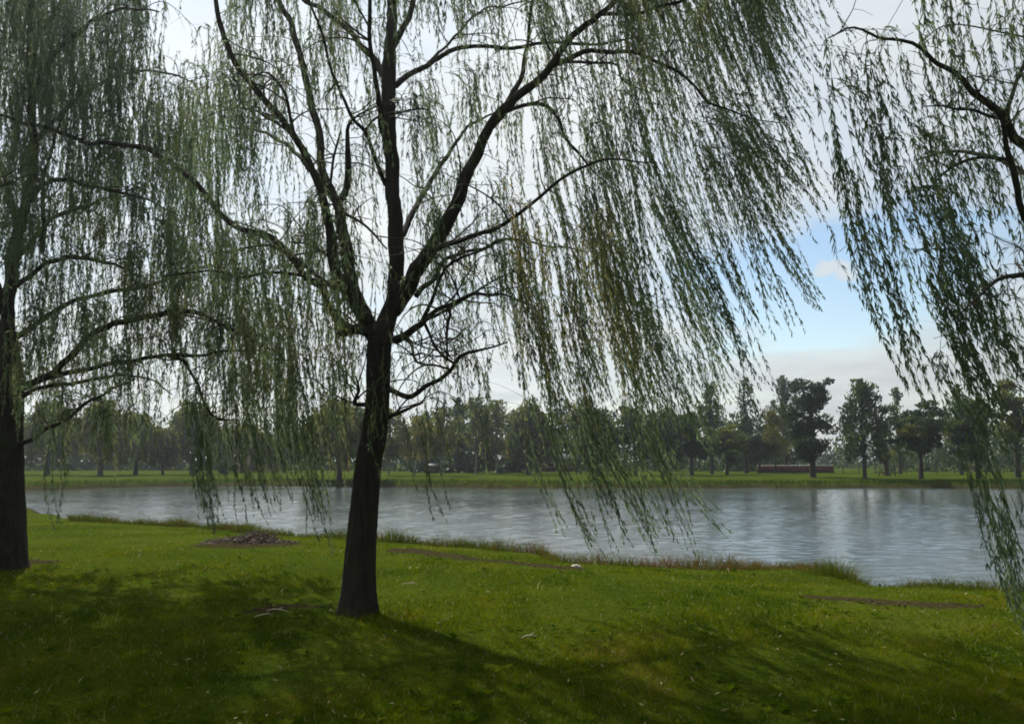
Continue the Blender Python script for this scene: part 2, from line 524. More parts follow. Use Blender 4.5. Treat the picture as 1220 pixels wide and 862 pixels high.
        for (px, py, Y) in pts:
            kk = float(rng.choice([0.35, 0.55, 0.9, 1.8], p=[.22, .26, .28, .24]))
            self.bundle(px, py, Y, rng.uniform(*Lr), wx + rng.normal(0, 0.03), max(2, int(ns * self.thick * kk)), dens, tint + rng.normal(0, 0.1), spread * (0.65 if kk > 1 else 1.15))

    def spray(self, n, wx, Lr=(0.35, 1.3)):
        """fine bare side twigs, each forking once or twice"""
        big = [(P, r) for kd, P, r, sd_, ro in self.limbs]
        for _ in range(n):
            P, r = big[rng.integers(len(big))]
            k = int(rng.uniform(.25, 1.0) * (len(P) - 1)); p = P[k]
            th = rng.uniform(0, 6.28); Ld = rng.uniform(*Lr)
            out = np.array([math.cos(th) + wx, math.sin(th), rng.uniform(-.1, 1.1)]); out /= np.linalg.norm(out)
            q = [p]
            d = out.copy()
            for j in range(5):
                d = norm(d + rng.normal(size=3) * .28 + np.array([wx * .15, 0, -.12 * j])); q.append(q[-1] + d * Ld / 5)
            r0 = min(r[k] * .6, .004 + .007 * Ld)
            Q, rr = resample(np.array(q), np.linspace(r0, .0018, 6), .06)
            tube(self.crown, Q, rr, 4, .06, a=-1.0)
            self.nodes.append(Q[1:]); self.nrad.append(rr[1:])
            for _f in range(rng.integers(1, 4)):
                j = int(rng.uniform(.25, .9) * (len(Q) - 1)); dd = norm(rng.normal(size=3) + np.array([wx, 0, .1])); l2 = Ld * rng.uniform(.2, .5)
                S, sr = resample(np.array([Q[j], Q[j] + dd * l2 * .5, Q[j] + dd * l2 + np.array([wx * .06, 0, -.10 * l2]) + rng.normal(size=3) * .04]), np.array([rr[j] * .7, rr[j] * .5, .0014]), .06)
                tube(self.crown, S, sr, 3, .06, a=-1.0)
            if rng.random() < .75:
                for _g in range(2):
                    self.strand(Q[-1 - _g * 3], rng.uniform(.3, .9), wx + rng.normal(0, .05), rng.normal(0, .05), 20, .5 + rng.normal(0, .1), d)

    def drape(self, pts, Y, ns, dens, tint, spread=0.07, dY=0.0, twig=True):
        """a tress of shoots that share one curved line through the points"""
        K = np.array([at(x, y, Y + dY * i_ / (len(pts) - 1)) for i_, (x, y) in enumerate(pts)])
        if twig: self.twig(K[0])
        C, _r = resample(K, np.ones(len(K)), 0.045)
        Lt = np.linalg.norm(np.diff(C, axis=0), axis=1).sum()
        for _ in range(ns):
            n = len(C); a_ = int(n * rng.uniform(0, .35)) if rng.random() < .6 else 0; b_ = int(n * rng.uniform(.6, 1.0)); b_ = max(b_, a_ + 8)
            P = C[a_:b_].copy(); n = len(P); u = np.linspace(a_ / len(C), b_ / len(C), n)[:, None]
            o = rng.normal(size=3) * spread
            P = P + o * (1.15 - .75 * u) + (np.sin(u * rng.uniform(4, 11, 3) + rng.uniform(0, 6.28, 3)) - np.sin(u[0] * 7)) * spread * .35
            T = norm(np.gradient(P, axis=0)); Lm = Lt * n / len(C)
            self.leafy(P, T, Lm, .3, dens, tint)

    def finish(self):
        for kind, P, r, sides, rough in self.limbs:
            g = Geo(); tube(g, P, r, sides, rough)
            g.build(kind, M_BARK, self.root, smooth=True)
        cr_ = self.crown.build('crown', M_LEAF, self.root, attr='tint')
        cr_.data.materials.append(M_TWIG)
        # faces flagged -1 are twig bark
        nf = len(cr_.data.polygons); tv = np.zeros(nf, np.float32)
        cr_.data.attributes['tint'].data.foreach_get('value', tv)
        cr_.data.polygons.foreach_set('material_index', (tv < -0.5).astype(np.int32))


def trunk_flare(tree, pts, sides=72):
    """thick furrowed trunk with root flare"""
    P = np.array([at(a, b_, d) for a, b_, h, d in pts]); r = np.array([h * pxm(d) for a, b_, h, d in pts])
    gz = float(height(P[0][0], P[0][1])) - 0.12
    P[0][2] = gz
    P, r = resample(P, r, 0.035)
    n = len(P); g = Geo()
    ang = np.linspace(0, 2 * math.pi, sides, endpoint=False)
    hgt = P[:, 2] - P[0, 2]
    lob = 1 + 0.15 * np.exp(-hgt / 0.20)[:, None] * np.cos(5 * ang + 0.7 + .5 * np.sin(3 * ang))[None, :] + 0.24 * np.exp(-hgt / 0.09)[:, None]
    tw = hgt[:, None]; aa = ang[None, :]
    fu = np.sin(14 * aa + 2.2 * np.sin(tw * 4.1 + 2 * np.sin(3 * aa)) + 1.3 * np.sin(tw * 11.3 + 5 * aa))
    furrow = 1 + 0.045 * np.sign(fu) * np.abs(fu) ** .6 * (.6 + .4 * np.sin(tw * 7 + 4 * aa)) + 0.008 * rng.normal(size=(n, sides))
    furrow += .05 * np.exp(-((tw - hgt[-1] * .55) / .07) ** 2) * np.maximum(0, np.cos(aa + 1.2)) ** 3
    rr = r[:, None] * lob * furrow
    ring = P[:, None, :] + rr[..., None] * np.stack([np.cos(ang), np.sin(ang), 0 * ang], -1)[None]
    ii = np.arange(n - 1)[:, None] * sides; j = np.arange(sides)[None, :]; k = (j + 1) % sides
    g.add(ring.reshape(-1, 3), np.stack([ii + j, ii + k, ii + sides + k, ii + sides + j], -1).reshape(-1, 4))
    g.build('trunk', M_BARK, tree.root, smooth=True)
    tree.nodes.append(P[len(P) // 2:]); tree.nrad.append(r[len(P) // 2:])


# ---- middle willow
D = 9.6
base = onz(426, 719, 0.0)
T1 = Tree((base[0], D, float(height(base[0], D))), 'big weeping willow in the middle with one tall dark trunk forking above the lawn', D)
trunk_flare(T1, [(426, 724, 24, D), (427, 700, 20, D), (431, 640, 17, D), (438, 560, 15.5, D), (445, 520, 15, D), (450, 474, 14, D), (451, 430, 14, D), (453, 405, 14.5, D), (460, 383, 12, D), (469, 360, 10.5, D)])
lm = T1.limb
lm([(462, 385, 10.5, D), (470, 350, 10, D), (473, 300, 10.5, D), (469, 250, 10, D), (466, 200, 10, D), (462, 125, 9.5, D - .1), (462, 90, 10.5, D - .1), (466, 50, 8, D - .2), (466, 0, 7, D - .2), (464, -60, 5.5, D - .3), (470, -140, 3, D - .4), (480, -210, 1.2, D - .4)], sides=12)
lm([(449, 408, 11, D), (432, 372, 10, D + .1), (418, 332, 9, D + .2), (411, 290, 8, D + .3), (402, 245, 6.5, D + .5), (387, 205, 5.5, D + .6), (372, 130, 5, D + .8), (357, 65, 4.5, D + .9), (345, 25, 4, D + 1), (332, 0, 3.5, D + 1.1), (318, -60, 2.5, D + 1.2), (300, -120, 1.2, D + 1.3)], sides=10)
lm([(438, 385, 9, D), (415, 350, 9, D - .1), (402, 325, 8, D - .2), (395, 280, 6.5, D - .3), (385, 235, 5.5, D - .5), (367, 195, 5, D - .6), (350, 160, 4.8, D - .7), (315, 117, 4.2, D - .9), (280, 75, 4, D - 1.1), (262, 35, 3.6, D - 1.2), (257, 0, 3, D - 1.3), (250, -60, 1.8, D - 1.4)], sides=10)
lm([(350, 160, 3, D - .7), (346, 140, 2.6, D - .8), (340, 115, 2.2, D - .9), (325, 92, 1.8, D - 1), (313, 85, 1.2, D - 1.1), (290, 95, .8, D - 1.3)], sides=6)
lm([(350, 160, 2.4, D - .7), (330, 147, 2, D - .5), (312, 137, 1.6, D - .4), (306, 128, 1, D - .3)], sides=6)
lm([(402, 240, 5.5, D + .5), (411, 230, 5, D + .4), (416, 205, 4.8, D + .3), (414, 175, 3.6, D + .2), (413, 155, 2.6, D + .1), (422, 140, 1.8, D - .1), (445, 128, 1.2, D - .3), (475, 122, .6, D - .6)], sides=8)
lm([(392, 232, 2, D), (398, 185, 1.8, D - .2), (405, 160, 1.3, D - .3)], sides=5)
lm([(460, 92, 6, D - .1), (442, 67, 4.6, D + .2), (415, 37, 4, D + .5), (385, 12, 3.5, D + .8), (365, 0, 3, D + 1), (320, -30, 2, D + 1.4), (270, -50, 1, D + 1.8)], sides=8)
lm([(459, 220, 3.6, D), (445, 182, 3, D - .3), (435, 155, 2.8, D - .5), (417, 135, 2.6, D - .7), (400, 97, 2.3, D - .9), (385, 45, 2, D - 1.2), (370, 5, 1.8, D - 1.4), (350, -60, 1, D - 1.8)], sides=6)
lm([(435, 155, 2, D - .5), (450, 140, 1.7, D - .7), (480, 133, 1.4, D - .9), (510, 131, 1, D - 1.2)], sides=5)
lm([(468, 55, 5, D - .2), (480, 35, 4.4, D), (490, 10, 4, D + .2), (497, -15, 3.4, D + .3), (520, -80, 2, D + .6), (545, -150, 1, D + .8)], sides=8)
lm([(472, 102, 4.6, D), (490, 87, 4, D + .3), (508, 78, 3.6, D + .5), (535, 62, 3.2, D + .9), (570, 55, 2.8, D + 1.3), (610, 56, 2.6, D + 1.7), (650, 52, 2.4, D + 2), (690, 52, 2.1, D + 2.3), (730, 50, 1.7, D + 2.6), (790, 40, 1, D + 3)], sides=7)
lm([(508, 78, 2.2, D + .5), (540, 45, 1.8, D + 1.1), (575, 12, 1.5, D + 1.6), (610, 5, 1.2, D + 2), (640, -5, .8, D + 2.3)], sides=5)
# right-hand leader
lm([(468, 372, 10, D), (487, 342, 10.5, D - .1), (502, 313, 10.5, D - .2), (523, 280, 10, D - .3), (545, 240, 9, D - .4), (560, 200, 8, D - .5), (575, 165, 7, D - .6), (595, 135, 6.4, D - .7), (620, 112, 6, D - .8), (650, 85, 5.5, D - .9), (670, 60, 5, D - 1), (690, 37, 4.5, D - 1), (715, 17, 4, D - 1.1), (735, 0, 3.6, D - 1.2), (775, -50, 2.6, D - 1.3), (820, -100, 1.2, D - 1.4)], sides=10)
lm([(655, 78, 4.5, D - .9), (685, 67, 3.8, D - 1), (705, 62, 3.4, D - 1.1), (730, 61, 3, D - 1.2), (765, 66, 2.6, D - 1.4), (795, 80, 2.3, D - 1.5), (825, 100, 2, D - 1.6), (845, 122, 1.7, D - 1.7), (890, 138, 1.1, D - 1.8), (930, 148, .7, D - 1.9)], sides=6)
lm([(668, 74, 2.6, D - .9), (700, 75, 2, D - .7), (735, 77, 1.6, D - .5), (740, 92, 1.2, D - .4), (775, 112, .8, D - .3)], sides=5)
lm([(580, 158, 3.6, D - .6), (600, 138, 3.2, D - .4), (617, 127, 3, D - .2), (648, 124, 2.8, D), (660, 136, 2.4, D + .1), (675, 165, 2, D + .2), (700, 195, 1.5, D + .4), (720, 215, .8, D + .5)], sides=6)
lm([(597, 133, 4.6, D - .7), (612, 112, 4, D - .4), (622, 90, 3.4, D - .2), (627, 55, 2.6, D), (635, 0, 2, D + .2), (650, -60, 1, D + .4)], sides=7)
lm([(716, 17, 3, D - 1.1), (760, 15, 2.4, D - 1.5), (800, 5, 2, D - 1.8), (850, -15, 1.6, D - 2.1), (900, -30, 1, D - 2.3), (940, -25, .6, D - 2.4)], sides=6)
lm([(488, 330, 5.5, D - .1), (505, 308, 4.8, D - .5), (522, 296, 4.2, D - .8), (550, 285, 3.6, D - 1.2), (590, 272, 3, D - 1.6), (615, 258, 2.6, D - 1.8), (660, 220, 2.2, D - 2.1), (695, 200, 1.9, D - 2.3), (730, 189, 1.5, D - 2.5), (780, 193, .9, D - 2.8)], sides=7)
lm([(496, 352, 4, D), (515, 330, 3.4, D + .3), (530, 311, 3, D + .5), (550, 301, 2.6, D + .8), (580, 295, 2.2, D + 1.2), (603, 284, 1.8, D + 1.5), (650, 292, 1.3, D + 2), (700, 300, .8, D + 2.4)], sides=6)
lm([(470, 405, 6, D), (488, 396, 5, D - .2), (500, 388, 4.2, D - .3), (512, 376, 3.4, D - .5), (535, 362, 2.8, D - .7), (570, 350, 2.2, D - 1), (600, 352, 1.5, D - 1.3), (640, 365, .8, D - 1.6)], sides=6)
lm([(502, 384, 3, D - .3), (516, 354, 2.6, D - .6), (522, 331, 2.3, D - .8), (548, 308, 2, D - 1.1), (573, 298, 1.7, D - 1.4), (600, 284, 1.2, D - 1.7)], sides=5)
lm([(506, 381, 2.6, D - .3), (537, 367, 2.2, D), (568, 346, 1.8, D + .3), (594, 331, 1.2, D + .6), (630, 318, .7, D + .9)], sides=5)
lm([(506, 385, 2.4, D - .3), (513, 400, 2.1, D - .3), (522, 418, 1.9, D - .4), (531, 431, 1.2, D - .4)], sides=5)
lm([(532, 368, 2.4, D - .1), (537, 374, 2.2, D - .1), (531, 391, 2, D - .2), (533, 418, 1.5, D - .2), (540, 428, .9, D - .3)], sides=5)
lm([(482, 402, 2.6, D - .2), (491, 410, 2.2, D - .3), (495, 430, 1.9, D - .4), (517, 434, 1.1, D - .5)], sides=5)
lm([(460, 462, 4.5, D), (476, 469, 3.8, D - .3), (490, 470, 3.5, D - .5), (504, 462, 3.2, D - .6), (522, 453, 3, D - .8), (537, 438, 2.7, D - .9), (547, 423, 2.4, D - 1), (573, 419, 1.9, D - 1.2), (604, 405, 1.1, D - 1.4)], sides=6)
lm([(540, 432, 2, D - .9), (528, 424, 1.6, D - 1), (521, 418, 1, D - 1)], sides=5)
lm([(458, 500, 3.6, D), (470, 494, 2.8, D - .3), (484, 487, 2.4, D - .5), (504, 478, 1.4, D - .8)], sides=6)
lm([(440, 482, 3.2, D), (425, 481, 2.6, D - .2), (420, 478, 2.4, D - .3), (427, 465, 2, D - .4), (424, 448, 1.1, D - .5)], sides=6)
# long low limb to the left, sawn stub beside it
lm([(446, 400, 9, D), (430, 393, 7, D - .1), (416, 396, 6, D - .2), (405, 397, 5, D - .25)], sides=8)
lm([(428, 392, 5.28, D + 0.05), (410, 388, 4.93, D + 0.10), (402, 382, 4.75, D + 0.15), (391, 361, 4.93, D + 0.20), (384, 344, 5.28, D + 0.25), (365, 329, 4.93, D + 0.35), (349, 310, 4.58, D + 0.45), (324, 284, 4.40, D + 0.55), (279, 268, 4.05, D + 0.75), (260, 252, 3.87, D + 0.85), (235, 220, 4.05, D + 0.95), (210, 200, 3.87, D + 1.05), (175, 178, 3.52, D + 1.15), (140, 172, 3.17, D + 1.30), (100, 168, 2.90, D + 1.40), (65, 155, 2.64, D + 1.50), (25, 145, 2.29, D + 1.60), (-20, 132, 1.76, D + 1.70), (-80, 120, 0.88, D + 1.80)], sides=9)
lm([(410, 345, 4, D), (390, 338, 3.2, D - .1), (370, 322, 3, D), (340, 300, 2.4, D + .3), (310, 292, 1.8, D + .6), (270, 300, 1, D + 1)], sides=6)
lm([(365, 329, 2.6, D - .7), (333, 324, 2.2, D - .6), (286, 330, 1.9, D - .4), (240, 322, 1.4, D - .2), (200, 330, .8, D)], sides=5)
lm([(402, 315, 2.6, D + .2), (385, 300, 2, D + .5), (365, 290, 1.6, D + .8), (345, 288, .9, D + 1.1)], sides=5)
lm([(403, 250, 2.4, D - .1), (425, 262, 2, D - .4), (447, 280, 1.6, D - .6), (462, 296, 1, D - .4)], sides=5)
# limbs that go away from / towards the viewer so the crown has depth
lm([(468, 300, 5, D), (500, 240, 4, D + 1.2), (530, 190, 3, D + 2.3), (560, 150, 2, D + 3.2), (600, 130, 1, D + 3.9)], sides=7)
lm([(463, 180, 4.4, D), (450, 110, 3.6, D - 1.0), (440, 40, 3, D - 1.9), (445, -40, 2, D - 2.6), (470, -90, 1, D - 3)], sides=7)
lm([(402, 245, 4, D + .5), (360, 190, 3, D + 1.6), (320, 160, 2.2, D + 2.4), (270, 150, 1, D + 3.2)], sides=7)

T1.spray(230, .12)
f = T1.fill
f((262, -90, 420, 50), 20, (120, 220), .03, 6, (D - 2, D + 2.4))
f((240, -330, 700, -110), 60, (110, 220), .12, 7, (D - 3.2, D + 3.2))
f((640, -240, 900, -110), 26, (130, 220), .30, 7, (D - 3, D + 2.5))
f((620, -300, 920, -110), 30, (110, 180), .28, 9, (D + 1.2, D + 4.2))  # high back foliage added above the frame to shade the lawn
f((450, -340, 820, -90), 44, (110, 170), .20, 9, (D + 1.5, D + 4.6))  # more foliage added mostly out of view, to shade the lower right lawn
f((265, 40, 370, 180), 14, (100, 190), .03, 6, (D - 2, D + 2))
f((420, -110, 600, -10), 30, (90, 170), .08, 5, (D - 2, D + 2.5))
f((470, 60, 610, 140), 18, (110, 190), .10, 4, (D - 1, D + 3), 22)
f((480, 190, 600, 300), 20, (90, 160), .10, 5, (D - 1.5, D + 2.5), 22)
f((390, 30, 460, 240), 12, (70, 130), .05, 4, (D - 1.5, D + 2), 20)
f((600, -110, 760, 40), 26, (130, 230), .16, 6, (D - 2.5, D + 2.8))
f((740, -110, 900, 20), 30, (130, 240), .30, 7, (D - 2.5, D + 2.2))
f((860, -110, 925, -10), 9, (170, 270), .40, 7, (D - 2, D + 1))
f((835, 120, 930, 185), 11, (100, 160), .42, 7, (D - 2, D + .5), 28, .36, .09)
f((640, 80, 800, 200), 16, (180, 290), .24, 5, (D - 2.3, D + 2.4))
f((600, 220, 720, 320), 19, (170, 270), .16, 6, (D - 2.3, D + 1.8), 30, .78)
f((700, 200, 830, 320), 9, (180, 290), .34, 5, (D - 2.5, D + 1.5))
f((640, 330, 760, 440), 9, (150, 240), .28, 5, (D - 2, D + 1.5), 30, .5)
f((740, 330, 830, 420), 8, (110, 160), .40, 6, (D - 2, D + 1))
f((180, 90, 300, 200), 14, (90, 170), .04, 5, (D - 2, D + 2))
f((260, 230, 420, 330), 28, (120, 220), .05, 6, (D - 2, D + 2))
f((290, 330, 400, 430), 20, (110, 180), .05, 6, (D - 1.5, D + 1.8), 28, .58)
f((340, 420, 425, 480), 9, (80, 120), .06, 6, (D - 1.2, D + 1.5))
f((460, 330, 600, 420), 10, (70, 140), .15, 4, (D - 1, D + 2), 18)
for pts, ns in [(((640, 480), (722, 674)), 6), (((672, 500), (712, 668)), 4), (((690, 470), (772, 642)), 6), (((716, 490), (798, 682)), 7), (((745, 500), (790, 652)), 5),
                (((765, 500), (872, 642)), 6), (((752, 540), (803, 652)), 4), (((625, 520), (668, 642)), 4), (((505, 480), (537, 642)), 3), (((812, 350), (888, 452)), 4),
                (((842, 250), (908, 388)), 6), (((878, 230), (948, 405)), 6), (((905, 230), (980, 370)), 7), (((770, 230), (872, 402)), 7), (((795, 300), (842, 432)), 6),
                (((800, 440), (862, 560)), 6), (((573, 421), (598, 572)), 2), (((690, 430), (745, 600)), 8), (((740, 420), (800, 590)), 8), (((780, 400), (835, 540)), 8), (((650, 420), (690, 590)), 8)]:
    T1.tail(pts, D + rng.uniform(-1.8, 1.0), ns, 27, 0.42)
for pts, ns in [(((358, 470), (397, 664)), 5), (((345, 480), (362, 628)), 3), (((300, 470), (348, 612)), 4), (((285, 470), (332, 642)), 5), (((276, 480), (296, 622)), 4), (((318, 500), (330, 600)), 3), (((385, 460), (402, 600)), 4)]:
    T1.tail(pts, D + rng.uniform(-1.5, 1.0), ns, 26, 0.45)
for pts, Y, ns in [(((812, 100), (838, 190), (872, 300), (906, 385)), D - .8, 9), (((745, 110), (770, 190), (833, 331), (896, 450)), D - 1.2, 11), (((850, 110), (872, 190), (908, 290), (950, 402)), D - 1, 10),
                   (((878, 170), (911, 256), (950, 320), (984, 370)), D - .6, 8), (((890, 140), (915, 175), (950, 225), (986, 275)), D - .4, 13), (((868, 140), (900, 185), (930, 235), (962, 262)), D, 12),
                   (((735, 160), (748, 230), (772, 360), (792, 500)), D - 1.5, 11), (((700, 230), (723, 309), (752, 420), (775, 520)), D - .6, 12), (((655, 250), (676, 330), (700, 440), (728, 560)), D - 1.2, 12),
                   (((620, 250), (632, 330), (652, 430), (672, 530)), D - .5, 10), (((790, 230), (806, 300), (838, 390), (866, 470)), D, 8), (((700, 90), (722, 150), (740, 220), (752, 290)), D + .6, 9),
                   (((830, -30), (862, 40), (892, 110), (915, 150)), D, 13), (((790, -40), (818, 30), (842, 100), (866, 160)), D + .5, 13), (((870, -40), (902, 40), (935, 120), (968, 190)), D - .6, 11),
                   (((760, 460), (772, 520), (800, 580), (830, 660)), D - 1.4, 7), (((690, 500), (705, 550), (735, 610), (760, 650)), D - 1.6, 7), (((640, -20), (655, 50), (668, 120), (680, 180)), D + 1, 8),
                   (((270, 60), (278, 120), (288, 190), (296, 260)), D - 1, 9), (((300, 210), (306, 270), (312, 330), (322, 400)), D - .8, 9), (((345, 330), (352, 400), (362, 470), (372, 540)), D - .7, 10), (((250, 130), (256, 190), (262, 260), (268, 320)), D - 1.2, 9),
                   (((342, 440), (358, 520), (378, 600), (397, 664)), D - .9, 6), (((288, 450), (298, 520), (314, 590), (334, 644)), D - .6, 6), (((274, 450), (280, 510), (288, 570), (297, 624)), D - .2, 4), (((318, 450), (326, 510), (338, 570), (350, 614)), D - 1, 4), (((366, 470), (374, 530), (382, 590), (388, 640)), D - .5, 3)]:
    T1.drape(pts, Y, ns, 30, .38 + rng.normal(0, .08))
T1.finish()

# ---- left willow
D = 13.4
base = onz(2, 668, 0.0)
T2 = Tree((base[0], D, float(height(base[0], D))), 'weeping willow at the left edge with a very dark thick trunk', D)
trunk_flare(T2, [(0, 676, 31, D), (1, 640, 27, D), (3, 560, 22, D), (5, 500, 20, D), (8, 450, 18, D), (9, 420, 13, D), (10, 395, 10, D)])
lm = T2.limb
lm([(8, 425, 12, D), (9, 380, 9, D), (12, 340, 8.5, D), (18, 290, 7.5, D), (28, 250, 6.5, D), (37, 214, 5.6, D), (40, 160, 6, D - .2), (36, 90, 5.5, D - .4), (38, 0, 4.5, D - .6), (45, -80, 2.5, D - .8), (60, -150, 1, D - 1)], sides=10)
lm([(22, 275, 5, D), (10, 230, 4.4, D + .3), (4, 205, 4, D + .5), (-20, 140, 3, D + 1), (-40, 60, 2, D + 1.4), (-50, -40, 1, D + 1.7)], sides=7)
lm([(26, 460, 5, D), (63, 444, 4.6, D - .4), (92, 417, 4.4, D - .7), (113, 396, 4.2, D - 1), (138, 385, 4, D - 1.3), (170, 379, 3.7, D - 1.6), (200, 371, 3.3, D - 1.9), (230, 371, 3, D - 2.1), (260, 384, 2.6, D - 2.4), (290, 399, 2.2, D - 2.6), (330, 420, 1.2, D - 2.9)], sides=8)
lm([(28, 462, 4.4, D), (67, 446, 3.8, D - .2), (104, 440, 3.2, D - .4), (138, 432, 3, D - .5), (167, 428, 2.8, D - .7), (200, 422, 2.6, D - .9), (234, 425, 2.2, D - 1.1), (267, 418, 2, D - 1.3), (300, 417, 1.6, D - 1.5), (336, 424, .8, D - 1.7)], sides=7)
lm([(24, 474, 3.6, D), (46, 461, 3, D + .3), (83, 457, 2.6, D + .7), (125, 449, 2.2, D + 1.1), (146, 447, 1.9, D + 1.4), (180, 452, 1.2, D + 1.8), (205, 470, .8, D + 2)], sides=6)
lm([(22, 532, 3.4, D), (46, 516, 2.8, D - .2), (75, 501, 2.4, D - .4), (104, 480, 2.1, D - .6), (129, 466, 1.8, D - .8), (160, 451, 1.1, D - 1)], sides=6)
lm([(200, 424, 2.4, D - .9), (222, 432, 2.1, D - 1), (236, 462, 1.9, D - 1.1), (247, 487, 1.7, D - 1.2), (258, 497, 1.4, D - 1.2), (285, 500, .8, D - 1.3)], sides=5)
lm([(22, 400, 4.4, D), (32, 394, 3.8, D + .2), (65, 370, 3.3, D + .5), (100, 355, 3, D + .8), (135, 347, 2.8, D + 1.1), (170, 342, 2.5, D + 1.4), (210, 329, 2, D + 1.8), (235, 318, 1.4, D + 2.1), (270, 315, .8, D + 2.4)], sides=7)
lm([(20, 340, 4, D), (40, 325, 3.4, D - .5), (65, 309, 3, D - .9), (100, 308, 2.6, D - 1.3), (135, 314, 2.2, D - 1.7), (165, 330, 1.2, D - 2)], sides=6)
lm([(18, 312, 4, D), (35, 290, 3.6, D + .4), (65, 259, 3, D + .8), (100, 245, 2.5, D + 1.2), (125, 238, 1.8, D + 1.5), (160, 232, 1, D + 1.8)], sides=6)
lm([(35, 240, 4, D), (50, 222, 3.4, D - .4), (72, 213, 3, D - .8), (100, 220, 2.6, D - 1.1), (135, 227, 2.2, D - 1.5), (170, 236, 1.4, D - 1.8), (210, 255, .8, D - 2.1)], sides=6)
lm([(50, 300, 3.4, D), (52, 260, 3, D - .4), (50, 228, 2.6, D - .6), (58, 190, 2, D - .8), (75, 140, 1.2, D - 1)], sides=6)
lm([(38, 110, 4, D - .4), (70, 60, 3.2, D - 1), (105, 30, 2.6, D - 1.6), (145, 10, 2, D - 2.1), (190, 15, 1, D - 2.6)], sides=6)
lm([(37, 60, 3.4, D - .5), (80, -10, 2.8, D + .4), (120, -50, 2.2, D + 1.1), (170, -60, 1.2, D + 1.8)], sides=6)
lm([(40, 170, 3.6, D - .2), (90, 120, 3, D + .8), (140, 90, 2.3, D + 1.6), (190, 85, 1.6, D + 2.2), (235, 100, .8, D + 2.7)], sides=6)
lm([(5, 440, 5, D), (-40, 400, 4, D + .3), (-100, 360, 3, D + .6), (-170, 340, 1.5, D + 1)], sides=7)
lm([(6, 380, 5, D), (-10, 320, 4, D - 1.2), (-20, 270, 3, D - 2.2), (-10, 230, 2, D - 3), (20, 215, 1, D - 3.6)], sides=7)
T2.spray(190, .04)
T2.more = 1.75; T2.thick = 1.2; T2.lf = 0.9
f = T2.fill
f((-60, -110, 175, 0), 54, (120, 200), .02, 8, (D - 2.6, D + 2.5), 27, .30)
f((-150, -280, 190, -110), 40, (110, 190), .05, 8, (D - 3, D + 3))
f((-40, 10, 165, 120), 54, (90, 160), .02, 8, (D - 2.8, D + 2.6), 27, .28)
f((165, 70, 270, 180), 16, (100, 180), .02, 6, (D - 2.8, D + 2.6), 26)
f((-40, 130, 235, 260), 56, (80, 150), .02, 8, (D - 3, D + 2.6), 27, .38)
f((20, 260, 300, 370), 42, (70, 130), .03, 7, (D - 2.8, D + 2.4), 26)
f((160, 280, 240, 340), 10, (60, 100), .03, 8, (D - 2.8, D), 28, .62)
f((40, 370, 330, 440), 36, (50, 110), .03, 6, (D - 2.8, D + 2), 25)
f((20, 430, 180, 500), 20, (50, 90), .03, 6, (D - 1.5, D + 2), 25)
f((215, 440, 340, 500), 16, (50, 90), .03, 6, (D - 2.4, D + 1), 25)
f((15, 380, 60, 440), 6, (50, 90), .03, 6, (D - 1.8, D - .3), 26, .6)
for pts, ns in [(((60, 520), (62, 642)), 3), (((242, 500), (259, 648)), 7), (((238, 540), (248, 632)), 3), (((256, 510), (268, 600)), 3), (((225, 470), (243, 580)), 4), (((80, 500), (84, 590)), 3)]:
    T2.tail(pts, D + rng.uniform(-2.6, -1.2), ns, 26, 0.40)
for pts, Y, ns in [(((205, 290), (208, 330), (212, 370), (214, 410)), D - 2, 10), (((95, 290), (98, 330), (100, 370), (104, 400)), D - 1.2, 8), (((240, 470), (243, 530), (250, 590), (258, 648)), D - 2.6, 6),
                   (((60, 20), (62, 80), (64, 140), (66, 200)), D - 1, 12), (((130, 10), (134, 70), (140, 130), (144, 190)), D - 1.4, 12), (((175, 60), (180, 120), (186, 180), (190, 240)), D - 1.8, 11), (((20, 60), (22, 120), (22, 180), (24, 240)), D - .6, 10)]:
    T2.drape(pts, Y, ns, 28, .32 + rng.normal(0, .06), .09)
T2.finish()

rng = np.random.default_rng(23)
# ---- right willow: trunk stands just outside the frame
D = 7.4
bx = at(1345, 700, D)
T3 = Tree((bx[0], D, float(height(bx[0], D))), 'weeping willow leaning in from the right edge with long windblown shoots', D)
gy = float(height(bx[0], D))
PB = H / 2 + 0  # trunk base pixel row found from the ground height
d_ = np.array([bx[0], D, gy]) - CAM
py_b = H / 2 - F * (d_ @ UP) / (d_ @ FW)
trunk_flare(T3, [(1345, py_b, 26, D), (1342, 690, 22, D), (1336, 560, 20, D), (1328, 440, 19, D), (1318, 360, 17, D), (1306, 300, 14, D), (1300, 270, 12, D)])
lm = T3.limb
lm([(1312, 330, 11, D), (1286, 255, 9, D), (1252, 205, 7.5, D), (1220, 172, 6.8, D - .1), (1194, 142, 5.8, D - .2), (1170, 117, 4.6, D - .3), (1145, 95, 3.8, D - .4), (1120, 76, 3.2, D - .5), (1095, 58, 2.6, D - .6), (1065, 47, 2.2, D - .7), (1035, 40, 1.8, D - .8), (1010, 34, 1.4, D - .9), (985, 45, .9, D - 1)], sides=9)
lm([(1300, 310, 8, D), (1262, 290, 6, D - .3), (1230, 272, 5, D - .5), (1219, 252, 4.6, D - .6), (1209, 212, 4.2, D - .7), (1202, 170, 3.4, D - .8), (1190, 140, 2.4, D - .9), (1160, 100, 1.2, D - 1)], sides=8)
lm([(1196, 143, 3.2, D - .2), (1206, 110, 2.8, D), (1220, 72, 2.4, D + .2), (1226, 20, 2, D + .4), (1220, -50, 1, D + .6)], sides=6)
lm([(1192, 141, 3, D - .2), (1172, 136, 2.4, D - .4), (1150, 131, 2, D - .6), (1128, 126, 1.4, D - .8), (1100, 128, .8, D - 1)], sides=6)
